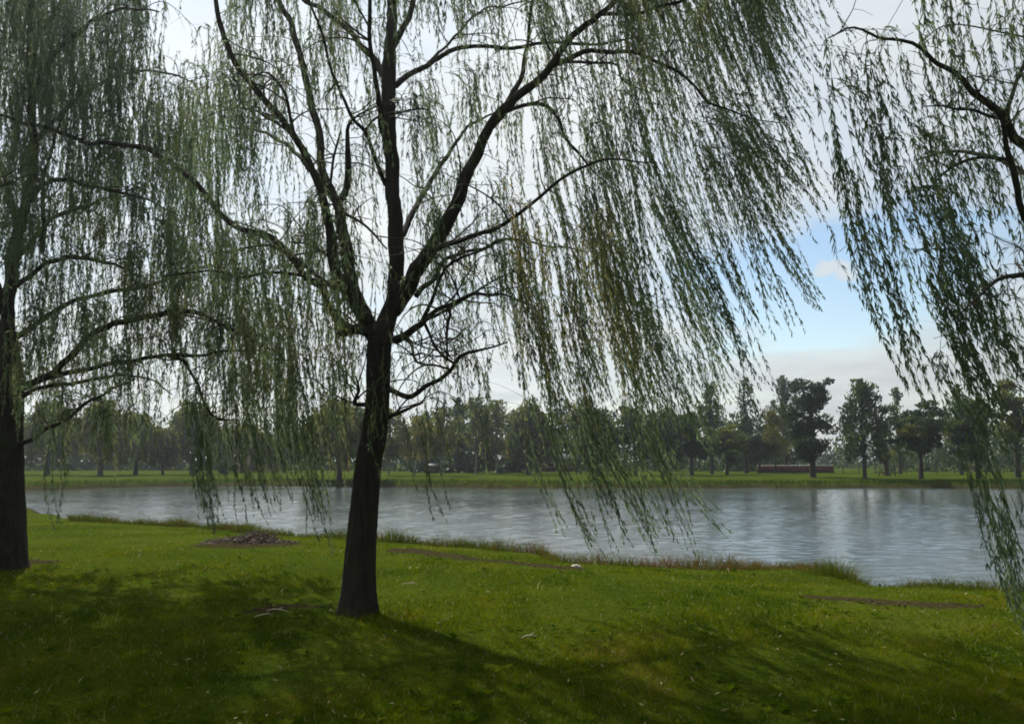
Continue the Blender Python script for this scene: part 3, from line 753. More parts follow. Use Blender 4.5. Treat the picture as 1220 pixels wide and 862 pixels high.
lm([(1304, 290, 9, D), (1290, 180, 7, D + .2), (1275, 60, 5, D + .3), (1250, -60, 3, D + .4), (1220, -130, 1.2, D + .4)], sides=8)
lm([(1270, 40, 3.6, D + .3), (1220, -20, 2.6, D), (1160, -40, 2, D - .3), (1110, -30, 1.2, D - .6), (1080, -10, .8, D - .8)], sides=6)
lm([(1205, 190, 2.6, D - .7), (1165, 188, 2, D - .5), (1130, 200, 1.6, D - .4), (1105, 230, 1, D - .3)], sides=6)
lm([(1320, 400, 8, D), (1280, 360, 6, D - .6), (1240, 330, 4.5, D - 1.1), (1200, 330, 3, D - 1.5), (1165, 350, 1.8, D - 1.8), (1140, 380, 1, D - 2)], sides=7)
lm([(1300, 300, 7, D), (1260, 240, 5, D + 1), (1210, 200, 3.6, D + 1.8), (1150, 180, 2.4, D + 2.4), (1090, 190, 1.2, D + 2.8)], sides=7)
lm([(1326, 440, 8, D), (1300, 420, 6, D - .8), (1265, 430, 4, D - 1.6), (1235, 470, 2.4, D - 2), (1215, 520, 1.2, D - 2.2)], sides=7)
T3.spray(60, .15, (.25, .65))
T3.lf = 0.9; T3.more = 1.1; T3.thick = 0.95
f = T3.fill
f((1000, 40, 1110, 85), 5, (160, 280), .26, 4, (D - 1.2, D + 1), 24, .34)
f((985, 60, 1012, 130), 3, (260, 370), .26, 5, (D - 1, D + .4), 24, .32)
f((1080, -70, 1235, 60), 20, (120, 230), .10, 5, (D - 1.2, D + 1.4), 23, .48)
f((1080, 100, 1235, 200), 14, (140, 240), .28, 5, (D - 1.2, D + 2), 23, .42)
f((1040, 150, 1090, 220), 5, (200, 290), .32, 4, (D - 1, D + 1), 26, .34)
f((1085, 225, 1130, 300), 7, (180, 260), .36, 5, (D - 1, D + .6), 28, .34, .08)
f((1130, 260, 1240, 380), 10, (90, 170), .2, 4, (D - 1, D + 1.5), 18, .45)
f((1110, 370, 1180, 440), 5, (110, 150), .4, 5, (D - 1, D + .6), 26, .36)
for pts, ns in [(((1010, 190), (1098, 480)), 6), (((1030, 260), (1105, 450)), 5), (((1108, 330), (1205, 545)), 7), (((1095, 300), (1190, 500)), 5), (((1120, 420), (1215, 560)), 6), (((1015, 280), (1040, 380)), 2),
                (((1150, 520), (1216, 742)), 4), (((1170, 560), (1214, 700)), 3), (((1188, 600), (1226, 760)), 8), (((1200, 560), (1240, 720)), 4), (((1190, 620), (1200, 770)), 2), (((1070, 380), (1110, 500)), 3)]:
    T3.tail(pts, D + rng.uniform(-0.9, 0.3), ns, 25, 0.34)
for pts, Y, ns in [(((978, 60), (990, 150), (1010, 276), (1054, 386), (1092, 480)), D - .8, 9), (((1040, 60), (1048, 150), (1062, 280), (1084, 400)), D - .3, 6), (((1082, 190), (1126, 309), (1160, 400), (1206, 520)), D - .5, 8),
                   (((1095, 240), (1130, 330), (1172, 430), (1200, 500)), D - .2, 6), (((1150, 500), (1172, 580), (1196, 660), (1214, 742)), D - .8, 5), (((1120, 90), (1136, 170), (1160, 260), (1180, 330)), D + .4, 7), (((1000, 300), (1012, 330), (1026, 360), (1036, 384)), D - .6, 2)]:
    T3.drape(pts, Y, ns, 26, .32 + rng.normal(0, .06))
T3.finish()

# ------------------------------------------------------------------ far-shore trees
def card_cloud(g, C, nrm_dir, size, tint, elong=1.0):
    """leaf sprays: small crossed-by-chance quads with pointed ends"""
    n = len(C)
    l = norm(nrm_dir + rng.normal(size=(n, 3)) * 0.45)
    w = norm(np.cross(l, rng.normal(size=(n, 3))))
    s = (size * rng.uniform(0.6, 1.4, n))[:, None]
    v = np.stack([C - l * s * elong, C + w * s * 0.55, C + l * s * elong, C - w * s * 0.55], 1).reshape(-1, 3)
    g.add(v, np.arange(n)[:, None] * 4 + np.arange(4)[None, :], np.clip(tint + rng.normal(0, 0.1, n), 0, 1))


def pt_ground(px, py):
    for Y in np.arange(70, 300, 1.0):
        p = at(px, py, Y)
        if p[2] <= float(height(p[0], p[1])): return p
    return at(px, py, 200.0)


def far_tree(kind, px, by, ty, hw, label, tint=0.45, dens=1.0, Y=None, gap=None, group=None, pale=False, name=None, bare=None):
    if Y is None:
        p = onz(px, by, -0.05); Y = min(max(p[1], 77.5), 200)
    X0 = (px - W / 2) * pxm(Y) / (ray(px, 560) @ np.array([0, 1, 0])) * 1.0
    X0 = at(px, by, Y)[0]
    gz = float(height(X0, Y)) - 0.05
    top = at(px, ty, Y)[2]; Hh = top - gz; hwm = hw * pxm(Y)
    names = {'willow': 'willow_tree', 'poplar': 'poplar_tree', 'broad': 'broadleaf_tree', 'young': 'young_tree', 'conifer': 'conifer_tree', 'shrub': 'shrub'}
    root = thing(name or names[kind], (X0, Y, gz), label, 'shrub' if kind == 'shrub' else 'tree', group)
    g = Geo(); t = Geo()
    base = np.array([X0, Y, gz])
    if kind == 'willow':
        nd = int(150 * dens)
        for _ in range(nd):
            th = rng.uniform(0, 6.28); u = math.sqrt(rng.uniform(0.02, 1))
            r = hwm * u; zt = Hh * (0.97 - 0.42 * u ** 2 + rng.normal(0, 0.05))
            Ls = (zt - Hh * rng.uniform(0.08, 0.36)) * rng.uniform(0.35, 1.0)
            if rng.random() < 0.3: Ls *= 0.5
            n = max(8, int(Ls * 26)); s = np.sort(rng.uniform(0, 1, n))
            C = np.stack([base[0] + r * math.cos(th) * (1 + 0.06 * s) + s * Ls * 0.12, np.full(n, base[1] + r * math.sin(th)), base[2] + zt - s * Ls], 1)
            C += rng.normal(size=C.shape) * np.array([.22, .22, .14])
            card_cloud(g, C, np.array([0.15, 0, -1.0]), 0.185, tint + rng.normal(0, 0.12), 1.25)
    elif kind in ('poplar', 'young'):
        z0 = 0.12 if kind == 'poplar' else 0.30
        if bare is not None: z0 = bare
        nb = int((58 if kind == 'poplar' else 46) * dens)
        for _ in range(nb):
            q = rng.uniform(0, 1) ** 0.9; zz = Hh * (z0 + (0.95 - z0) * q)
            prof = math.sin(math.pi * min(1, 0.18 + 0.82 * q) ** 0.8) ** 0.7 if kind == 'poplar' else math.sin(math.pi * (0.12 + 0.85 * q)) ** 0.6
            rr = hwm * prof * math.sqrt(rng.uniform(0.05, 1.0)) * rng.choice([.75, 1.0, 1.35]); th = rng.uniform(0, 6.28)
            Lb = rng.uniform(0.8, 1.9) * (0.5 + hwm * 0.25)
            n = int(66 * rng.uniform(0.6, 1.3)); s = rng.uniform(0, 1, n)
            wd = 0.24 * np.sin(np.pi * (0.15 + 0.8 * s))[:, None] + 0.06
            dirv = norm(np.array([math.cos(th) * 0.35 + 0.12, math.sin(th) * 0.35, 1.0]))
            C = base + np.array([rr * math.cos(th), rr * math.sin(th), zz - Lb * 0.4]) + dirv * (s * Lb)[:, None] + rng.normal(size=(n, 3)) * wd
            C[:, 2] = np.minimum(C[:, 2], gz + Hh)
            card_cloud(g, C, dirv, 0.145, tint + rng.normal(0, 0.12), 1.1)
        n = int(30 * Hh * dens * 0.6)
        s = rng.uniform(0, 1, n)
        C = base + np.stack([rng.normal(0, .12, n), rng.normal(0, .12, n), Hh * (z0 + (1 - z0) * s)], 1)
        card_cloud(g, C, np.array([0.1, 0, 1.0]), 0.2, tint, 1.2)
    elif kind == 'broad':
        nb = int(64 * dens)
        cz = Hh * 0.56
        lobes = []
        for q in range(11):
            u = norm(rng.normal(size=3) * np.array([1, .8, 1])); rad = rng.uniform(0.45, 0.86)
            lobes.append(base + np.array([u[0] * hwm * rad, u[1] * hwm * rad, cz + u[2] * Hh * 0.42 * rad]))
        lobes += [base + np.array([0, 0, cz]), base + np.array([0, 0, cz * 1.25]), base + np.array([rng.normal(0, .2) * hwm, 0, Hh * .9])]
        ltint = rng.normal(0, .12, len(lobes))
        for q in range(nb):
            li_ = q % len(lobes)
            c = lobes[li_] + rng.normal(size=3) * hwm * np.array([.20, .20, .17])
            c[2] = min(c[2], gz + Hh - .2)
            br = rng.uniform(0.08, 0.20) * hwm + 0.22
            n = int(55 + 160 * br); e = norm(rng.normal(size=(n, 3))) * (br * rng.uniform(0.3, 1.1, n) ** 0.6)[:, None] * np.array([1.15, 1.15, 0.75])
            C = c + e
            card_cloud(g, C, norm(e + np.array([0, 0, 0.4])), 0.145, tint + ltint[li_] + rng.normal(0, 0.08), 0.9)
    elif kind == 'conifer':
        nb = int(95 * dens)
        for _ in range(nb):
            q = rng.uniform(0, 1) ** 1.2; zz = Hh * (0.06 + 0.9 * q); rr = hwm * (1 - q) ** 0.85 * rng.uniform(0.6, 1.1) + 0.08; th = rng.uniform(0, 6.28)
            n = int(16 + 14 * rr); s = rng.uniform(0.15, 1, n)
            C = base + np.stack([s * rr * math.cos(th), s * rr * math.sin(th), zz - s * rr * 0.28], 1) + rng.normal(size=(n, 3)) * 0.14
            card_cloud(g, C, np.array([math.cos(th), math.sin(th), -0.3]), 0.22, tint + rng.normal(0, 0.08), 1.1)
    else:
        for _ in range(int(22 * dens)):
            u = norm(rng.normal(size=3)); rad = rng.uniform(0.2, 1.0) ** 0.5
            c = base + np.array([u[0] * hwm * rad * .9, u[1] * hwm * rad * .7, Hh * (0.48 + 0.42 * u[2] * rad)])
            n = 46; e = rng.normal(size=(n, 3)) * np.array([.3, .3, .22]) * max(0.6, min(1.2, Hh / 3))
            card_cloud(g, c + e, norm(e + np.array([0, 0, .6])), 0.17, tint + rng.normal(0, 0.1), 0.9)
    # trunk with a few limbs
    tr = {'willow': .030, 'poplar': .016, 'broad': .026, 'young': .013, 'conifer': .018, 'shrub': .02}[kind] * Hh * 1.05
    tip = {'willow': .72, 'poplar': .93, 'broad': .75, 'young': .9, 'conifer': .95, 'shrub': .6}[kind]
    P, r = resample(base + np.array([[0, 0, -.15], [rng.normal(0, .06), 0, Hh * .25], [rng.normal(0, .15), 0, Hh * .55], [rng.normal(0, .15), 0, Hh * tip]]), np.array([tr * 1.25, tr * .9, tr * .6, tr * .15]), 0.4)
    tube(t, P, r, 8, 0.05)
    for _ in range({'willow': 7, 'broad': 9, 'poplar': 6, 'young': 5, 'conifer': 0, 'shrub': 5}[kind]):
        k = rng.integers(len(P) // 4, len(P) - 2); th = rng.uniform(0, 6.28); Lb = hwm * rng.uniform(.4, .8); up = 0.6 if kind in ('willow', 'broad', 'shrub') else 1.6
        E = P[k] + np.array([math.cos(th) * Lb, math.sin(th) * Lb, Lb * up])
        E[2] = min(E[2], gz + Hh * 0.93)
        M = (P[k] + E) / 2 + np.array([0, 0, .12 * Lb])
        Q, q = resample(np.array([P[k], M, E]), np.array([r[k] * .55, r[k] * .35, .02]), 0.4)
        tube(t, Q, q, 5, 0.05)
    t.build('trunk', M_PALEBARK if pale else M_FARBARK, root, smooth=True)
    g.build('foliage' if kind == 'shrub' else 'crown', M_FARLEAF, root, attr='tint')
    return root


FT = [
 ('willow', 56, 566, 476, 32, 'far-shore weeping willow just right of the left edge trunk', dict(tint=.55)),
 ('willow', 119, 567, 477, 34, 'tall olive weeping willow across the lake, largest of the far left trees', dict(tint=.72)),
 ('willow', 161, 566, 491, 23, 'narrow olive willow across the lake between the large olive willow and the low round tree', dict(tint=.68)),
 ('broad', 194, 566, 511, 22, 'low round bright green tree across the lake on the left', dict(tint=.75)),
 ('willow', 229, 566, 478, 31, 'airy grey-green willow across the lake, right of the low round tree', dict(tint=.55, dens=.8)),
 ('shrub', 269, 565, 551, 15, 'dark low shrub on the far lawn under the dark spreading willow', dict(tint=.05)),
 ('willow', 288, 563, 503, 37, 'dark spreading willow across the lake in front of the pink house', dict(tint=.6)),
 ('willow', 338, 563, 517, 27, 'short dark willow across the lake left of the broad full willow', dict(tint=.55)),
 ('willow', 404, 573, 476, 44, 'broad full willow on the far bank just left of the big middle trunk', dict(tint=.62, dens=1.3)),
 ('young', 463, 567, 488, 15, 'slender pale-stemmed tree across the lake directly right of the big middle trunk', dict(tint=.62, pale=True)),
 ('young', 494, 567, 496, 20, 'bushy yellow-green young tree across the lake left of the white-roofed hut', dict(tint=.78, pale=True)),
 ('young', 526, 567, 486, 16, 'young tree across the lake standing right in front of the white-roofed hut', dict(tint=.62, pale=True)),
 ('young', 567, 565, 474, 15, 'tall young tree across the lake before the dark conifers', dict(tint=.5, pale=True)),
 ('young', 592, 565, 477, 17, 'pale-trunked young tree across the lake at the right end of the dark conifers', dict(tint=.6, pale=True)),
 ('conifer', 507, 561, 487, 20, 'dark conifer at the left end of the conifer row behind the hut', dict(tint=.08, Y=112)),
 ('conifer', 546, 561, 471, 24, 'dark blue-green conifer, the tallest of the conifer row', dict(tint=.05, Y=114, dens=1.2)),
 ('conifer', 578, 561, 480, 22, 'dark conifer second from the right in the conifer row', dict(tint=.06, Y=110)),
 ('conifer', 612, 561, 484, 20, 'dark conifer at the right end of the conifer row', dict(tint=.08, Y=113)),
 ('willow', 630, 566, 478, 24, 'drooping tree across the lake left of the red brick house', dict(tint=.55)),
 ('broad', 690, 564, 474, 30, 'full tree across the lake right of the red brick house', dict(tint=.5)),
 ('broad', 640, 561, 492, 24, 'dark tree behind the drooping tree beside the red brick house', dict(tint=.2, Y=112)),
 ('willow', 712, 567, 488, 22, 'narrow drooping willow on the far bank with a dark thick trunk', dict(tint=.45)),
 ('broad', 757, 567, 480, 29, 'dense dark tree across the lake with a short thick trunk', dict(tint=.22)),
 ('willow', 792, 566, 486, 24, 'grey-green willow across the lake behind the hanging shoots', dict(tint=.38)),
 ('broad', 824, 567, 490, 22, 'rounded dark tree across the lake left of the two spire poplars', dict(tint=.2)),
 ('poplar', 848, 565, 456, 11, 'narrow spire poplar across the lake, left of the pair of spires', dict(tint=.3, dens=.8)),
 ('poplar', 889, 564, 449, 13, 'narrow spire poplar across the lake, right and taller of the pair of spires', dict(tint=.25, dens=.85)),
 ('broad', 866, 566, 506, 23, 'low rounded bushy tree between the two spire poplars', dict(tint=.45)),
 ('broad', 905, 564, 520, 15, 'small bushy tree at the left end of the low brick wall', dict(tint=.4)),
 ('young', 924, 564, 490, 13, 'yellow-green slim tree in front of the low brick wall', dict(tint=.8)),
 ('poplar', 936, 562, 447, 18, 'tall leafy poplar behind the low brick wall next to the big dark tree', dict(tint=.25, dens=1.5, Y=118)),
 ('broad', 969, 569, 453, 33, 'big dark tree across the lake in front of the low brick wall', dict(tint=.12, dens=1.5)),
 ('poplar', 1031, 579, 452, 25, 'pointed leafy tree standing at the far water edge', dict(tint=.35, dens=1.6, bare=.2)),
 ('broad', 1057, 567, 479, 13, 'small open tree leaning right of the pointed tree by the water', dict(tint=.2, dens=.55)),
 ('poplar', 1073, 565, 461, 9, 'thin sparse poplar on the far meadow behind the picnic table', dict(tint=.45, dens=.5)),
 ('broad', 1097, 571, 480, 30, 'spreading tree with a clear dark trunk on the far meadow', dict(tint=.35)),
 ('poplar', 1146, 566, 458, 18, 'airy poplar on the far meadow behind the right-hand shoots', dict(tint=.4, dens=.9)),
 ('broad', 1166, 571, 472, 32, 'wide tree on the far right bank with a bare lower trunk', dict(tint=.3)),
 ('broad', 1213, 569, 449, 27, 'tall olive tree across the lake at the right edge', dict(tint=.65, dens=1.2)),
]
for kind, px, by, ty, hw, label, kw in FT:
    far_tree(kind, px, by, ty, hw, label, **kw)

# distant wood closing the meadow
g = Geo()
for xx in np.arange(-320, 320, 1.6):
    Yd = 235 + 25 * math.sin(xx * .021) + rng.normal(0, 4)
    if -150 < xx < 60 and xx < 75: Yd -= 70
    h_ = 5.0 + 1.6 * math.sin(xx * .13) + 1.2 * math.sin(xx * .041 + 1) + rng.normal(0, .8)
    n = 90
    C = np.stack([xx + rng.normal(0, 1.4, n), Yd + rng.normal(0, 1.6, n), rng.uniform(0.0, 1, n) ** .8 * h_ + .2], 1)
    C[:, 2] += height(C[:, 0], C[:, 1], np.full(n, 50.0))
    card_cloud(g, C, np.array([0, 0, 1.0]), 0.5, .25 + rng.normal(0, .1), .9)
def belt(pa, pb, Yd, ty, tint, wav):
    for px_ in np.arange(pa, pb, 9.0):
        t_ = ty + wav * (math.sin(px_ * .043 + Yd) + .6 * math.sin(px_ * .11)) + rng.normal(0, 5)
        Y_ = Yd + rng.normal(0, 2.5); p_ = at(px_, t_, Y_); h_ = p_[2] + .1
        n = int(150 * h_ / 6)
        C = np.stack([p_[0] + rng.normal(0, .85, n), Y_ + rng.normal(0, 1.0, n), rng.uniform(0, 1, n) * h_], 1)
        card_cloud(g, C, np.array([0, 0, 1.0]), 0.34, tint + rng.normal(0, .08), .9)


belt(20, 445, 140, 505, .30, 8)
belt(440, 900, 132, 493, .14, 6)
belt(985, 1240, 170, 528, .3, 4)
belt(1066, 1250, 126, 506, .28, 9)
belt(870, 960, 127, 512, .22, 6)
wood = g.build('distant_wood', M_FARLEAF, attr='tint')
tag(wood, 'hazy belt of distant trees behind the far meadow', 'wood', kind='stuff')

# ------------------------------------------------------------------ far buildings and furniture
M_BRICK = simple_mat('red_brick', (0.095, 0.032, 0.026), (0.17, 0.060, 0.046), 5)
M_SLATE = simple_mat('slate_roof', (0.10, 0.10, 0.11), (0.17, 0.17, 0.18), 4)
M_PINK = simple_mat('pink_render', (0.36, 0.22, 0.18), (0.44, 0.28, 0.23), 3)
M_WHITE = simple_mat('white_paint', (0.55, 0.56, 0.56), (0.72, 0.72, 0.70), 4)
M_PALEROOF = simple_mat('pale_roof', (0.15, 0.155, 0.155), (0.26, 0.26, 0.25), 4)
M_DARKW = simple_mat('dark_timber', (0.03, 0.026, 0.022), (0.07, 0.06, 0.05), 5)
M_GLASS = simple_mat('window_glass', (0.02, 0.025, 0.03), (0.04, 0.05, 0.06), 2, rough=0.1)


def house(px, by, Y, w, dep, hgt, roofh, wm, rm, label, name='house', windows=2, over=0.25):
    p = at(px, by, Y); x = p[0]; gz = float(height(x, Y)) - .05
    root = thing(name, (x, Y, gz), label, 'house' if name == 'house' else 'hut')
    g = Geo(); g.box(x - w / 2, x + w / 2, Y, Y + dep, gz, gz + hgt)
    v = np.array([(x - w / 2, Y, gz + hgt), (x - w / 2, Y + dep, gz + hgt), (x - w / 2, Y + dep / 2, gz + hgt + roofh), (x + w / 2, Y, gz + hgt), (x + w / 2, Y + dep, gz + hgt), (x + w / 2, Y + dep / 2, gz + hgt + roofh)])
    g.add(v, [(0, 2, 1), (3, 4, 5)]); g.build('wall', wm, root)
    r = Geo(); o = over; th = .12; dz = roofh / (dep / 2) * o
    for sgn in (0, 1):
        ya, yb = (Y - o, Y + dep / 2) if sgn == 0 else (Y + dep + o, Y + dep / 2)
        A = [(x - w / 2 - o, ya, gz + hgt - dz + .02), (x + w / 2 + o, ya, gz + hgt - dz + .02), (x + w / 2 + o, yb, gz + hgt + roofh + .02), (x - w / 2 - o, yb, gz + hgt + roofh + .02)]
        vv = np.array(A + [(a_, b_, c_ + th) for a_, b_, c_ in A])
        r.add(vv, [(0, 3, 2, 1), (4, 5, 6, 7), (0, 1, 5, 4), (1, 2, 6, 5), (2, 3, 7, 6), (3, 0, 4, 7)])
    r.build('roof', rm, root)
    for k in range(windows):
        cx = x - w / 2 + w * (k + .5) / windows
        fr = Geo(); fr.box(cx - .5, cx + .5, Y - .05, Y - .003, gz + hgt * .38, gz + hgt * .8); fo = fr.build('window', M_WHITE, root)
        gl = Geo(); gl.box(cx - .42, cx + .42, Y - .07, Y - .052, gz + hgt * .38 + .08, gz + hgt * .8 - .08); gl.build('pane', M_GLASS, fo)
    dg = Geo(); cx = x + w * (0.02 if windows else 0); dg.box(cx - .42, cx + .42, Y - .045, Y - .004, gz, gz + min(2.0, hgt * .85)); dg.build('door', M_DARKW, root)
    return root


house(667, 558, 124, 5.2, 4, 1.7, .75, M_BRICK, M_SLATE, 'low red brick house with grey roof across the lake, half hidden by trees')
house(300, 560, 128, 5.0, 4, 2.2, .8, M_PINK, M_PINK, 'pale pink house across the lake, half hidden behind the dark spreading willow')
house(516, 561, 108, 1.05, 1.4, .95, .22, M_DARKW, M_PALEROOF, 'small dark hut with a white roof between young trees across the lake', name='hut', windows=0, over=.1)

# low brick wall
Yw = 112
xa, xb = at(903, 560, Yw)[0], at(992, 560, Yw)[0]
gz = float(height((xa + xb) / 2, Yw)) - .05
root = thing('brick_wall', ((xa + xb) / 2, Yw, gz), 'long low red-brown brick wall with pale coping across the lake', 'wall')
g = Geo(); g.box(xa, xb, Yw, Yw + .3, gz, gz + .95); g.build('wall_panel', M_BRICK, root)
nb = 9
g = Geo()
for k in range(nb):
    c0 = xa + (xb - xa) * k / nb; c1 = xa + (xb - xa) * (k + 1) / nb
    g.box(c0 + .03, c1 - .03, Yw - .05, Yw + .35, gz + .955, gz + 1.06 + .01 * (k % 3))
g.build('coping', M_WHITE, root)
for k in range(nb + 1):
    c0 = xa + (xb - xa) * k / nb
    g = Geo(); g.box(c0 - .14, c0 + .14, Yw - .12, Yw - .003, gz, gz + .94); g.build('pier', M_DARKW if k % 4 == 3 else M_BRICK, root)

# picnic table
Yt = 88; xt = at(1057, 565, Yt)[0]; gz = float(height(xt, Yt)) - .01
root = thing('picnic_table', (xt, Yt, gz), 'dark wooden picnic table on the far bank right of the pointed tree', 'table')
g = Geo(); g.box(xt - .8, xt + .8, Yt - .38, Yt + .38, gz + .72, gz + .78); g.build('table_top', M_DARKW, root)
for s in (-1, 1):
    g = Geo(); g.box(xt - .8, xt + .8, Yt + s * .68 - .13, Yt + s * .68 + .13, gz + .42, gz + .47); g.build('bench_seat', M_DARKW, root)
    g = Geo(); g.box(xt + s * .6 - .05, xt + s * .6 + .05, Yt - .8, Yt + .8, gz + .34, gz + .415)
    tube(g, np.array([[xt + s * .6, Yt - .62, gz - .03], [xt + s * .6, Yt - .2, gz + .715]]), np.array([.05, .05]), 5)
    tube(g, np.array([[xt + s * .6, Yt + .62, gz - .03], [xt + s * .6, Yt + .2, gz + .715]]), np.array([.05, .05]), 5)
    g.build('leg_frame', M_DARKW, root)

# post and wire fence on the far meadow
Yf = 104
xa, xb = at(1004, 562, Yf)[0], at(1232, 562, Yf)[0]
root = thing('wire_fence', ((xa + xb) / 2, Yf, float(height((xa + xb) / 2, Yf))), 'thin post and wire fence crossing the far meadow on the right', 'fence')
wires = Geo(); xsf = np.linspace(xa, xb, 13)
for xf in xsf:
    xf = xf + rng.normal(0, .15); gz = float(height(xf, Yf))
    g = Geo(); tube(g, np.array([[xf, Yf, gz - .2], [xf + rng.normal(0, .03), Yf, gz + 1.15]]), np.array([.06, .05]), 6); g.build('post', M_FARBARK, root)
for hh in (.45, .75, 1.05):
    P = np.array([[xf, Yf - .055, float(height(xf, Yf)) + hh] for xf in np.linspace(xa, xb, 40)]); tube(wires, P, np.full(40, .008), 3)
wires.build('wire', M_SLATE, root)

# ------------------------------------------------------------------ near bank: mound, lump, twigs
M_DIRT = simple_mat('dry_debris', (0.022, 0.011, 0.006), (0.075, 0.040, 0.022), 9, bump=0.8)
M_STONE = simple_mat('pale_stone', (0.45, 0.40, 0.36), (0.68, 0.62, 0.57), 12)
c = onz(298, 653, -0.1); cx, cy = c[0], c[1]
gz = float(height(cx, cy))
root = thing('debris_mound', (cx, cy, gz), 'brown mound of dry earth and dead twigs at the water edge', 'mound')
nu, nv = 60, 34
uu, vv = np.meshgrid(np.linspace(-1.12, 1.12, nu), np.linspace(-.62, .62, nv))
q = np.clip(1 - (uu / 1.05) ** 2 - (vv / .58) ** 2, 0, 1)
zz = .10 * q ** .8 + .15 * np.exp(-((uu - .12) / .3) ** 2 - (vv / .26) ** 2) + (.03 * wob(uu * 5, vv * 5, 2.4) + .035 * rng.normal(size=q.shape)) * (q > 0) * np.sqrt(q)
bx_, by_ = cx + uu, cy + vv
vz = height(bx_, by_) - .04 + zz
ii = np.arange(nv - 1)[:, None] * nu + np.arange(nu - 1)[None, :]
mesh_obj('earth', np.stack([bx_, by_, vz], -1).reshape(-1, 3), [np.stack([ii, ii + 1, ii + nu + 1, ii + nu], -1).reshape(-1, 4)], M_DIRT, root)
g = Geo()
for _ in range(240):
    a_, r_ = rng.uniform(0, 6.28), rng.uniform(0, .95) ** .6
    px_, py_ = cx + 1.0 * r_ * math.cos(a_), cy + .5 * r_ * math.sin(a_)
    z_ = float(height(px_, py_)) + .07 * (1 - r_ ** 2) + .15 * math.exp(-((px_ - cx - .12) / .3) ** 2 - ((py_ - cy) / .26) ** 2)
    d = norm(np.array([rng.normal(), rng.normal(), rng.normal(0, .35)])) * rng.uniform(.06, .22)
    p0 = np.array([px_, py_, z_ + .01]); tube(g, np.array([p0 - d, p0 + np.array([0, 0, .02]), p0 + d]), np.array([.006, .007, .003]), 4)
g.build('dead_twigs', M_TWIG, root, smooth=True)

c = onz(687, 681, -0.2); gz = float(height(c[0], c[1]))
g = Geo()
for dx, dz, rr_ in ((-.045, .035, .05), (.035, .03, .042), (.0, .05, .036)):
    nu, nv = 12, 8
    th = np.linspace(0, 2 * math.pi, nu, endpoint=False); ph = np.linspace(.05, math.pi - .05, nv)
    R_ = rr_ * (1 + .12 * rng.normal(size=(nv, nu)))
    v = np.stack([c[0] + dx + R_ * np.sin(ph)[:, None] * np.cos(th), c[1] + R_ * np.sin(ph)[:, None] * np.sin(th) * .8, gz + dz + R_ * np.cos(ph)[:, None] * .75], -1).reshape(-1, 3)
    ii = np.arange(nv - 1)[:, None] * nu; j = np.arange(nu)[None, :]; k = (j + 1) % nu
    g.add(v, np.stack([ii + j, ii + nu + j, ii + nu + k, ii + k], -1).reshape(-1, 4))
st = g.build('pale_stone', M_STONE, smooth=True)
tag(st, 'small whitish lumpy stone on the weedy bank', 'stone')

M_PALETWIG = simple_mat('pale_twig', (0.30, 0.25, 0.16), (0.45, 0.40, 0.28), 9)
for (px_, py_, L_, a_, lab) in [(488, 699, .22, .1, 'pale broken stick on the grass right of the big middle trunk'), (314, 738, .20, .7, 'short straight pale stick on bare earth left of the big middle trunk'),
                                (330, 732, .26, -.2, 'longer crooked pale stick on bare earth close left of the big middle trunk'), (630, 763, .16, .5, 'short pale stick on the shaded lawn near the middle of the picture')]:
    c = onz(px_, py_, 0.0); gz = float(height(c[0], c[1])) + .035
    d = np.array([math.cos(a_), math.sin(a_), 0]) * L_ / 2; p0 = np.array([c[0], c[1], gz])
    g = Geo(); P, r_ = resample(np.array([p0 - d, p0 - d * .3 + [0, .01, .012], p0 + d * .4 + [0, -.012, .015], p0 + d]), np.array([.006, .008, .007, .004]), .03)
    tube(g, P, r_, 6, .08)
    e = p0 + d * .1 + np.array([0, 0, .012]); tube(g, np.array([e, e + np.array([.04, .05, .02])]), np.array([.005, .003]), 5)
    tag(g.build('fallen_stick', M_PALETWIG, smooth=True), lab, 'stick')

# ------------------------------------------------------------------ grass
def blades(name, x, y, z, h, w, lean, tint, mat, label, cat):
    n = len(x)
    a = rng.uniform(0, 6.28, n); b_ = rng.uniform(0, 6.28, n)
    base = np.stack([x, y, z], 1)
    wv = np.stack([np.cos(a), np.sin(a), np.zeros(n)], 1) * (w / 2)[:, None]
    ln = np.stack([np.cos(b_) * lean + 0.12 * lean, np.sin(b_) * lean, np.ones(n)], 1)
    mid = base + ln * (h * .55)[:, None] * np.array([.6, .6, 1]); tip = base + ln * h[:, None] * np.array([1.3, 1.3, .95])
    v = np.stack([base - wv, base + wv, mid + wv * .7, tip, mid - wv * .7], 1).reshape(-1, 3)
    k = np.arange(n)[:, None] * 5
    q = k + np.array([[0, 1, 2, 4]]); t = k + np.array([[4, 2, 3]])
    # triangles first in Geo order: keep attribute order identical
    o = mesh_obj(name, v, [q, t], mat, attrs={'tint': np.concatenate([tint, tint])})
    tag(o, label, cat, kind='stuff')
    return o


def scatter(n, y0, y1, power=1.0, margin=1.5):
    u = rng.uniform(0, 1, n)
    y = 1 / ((1 / y0) * (1 - u) + (1 / y1) * u) if power > 1.5 else y0 + (y1 - y0) * u ** power
    hw = y * (W / 2) / F + margin
    return rng.uniform(-1, 1, n) * hw, y


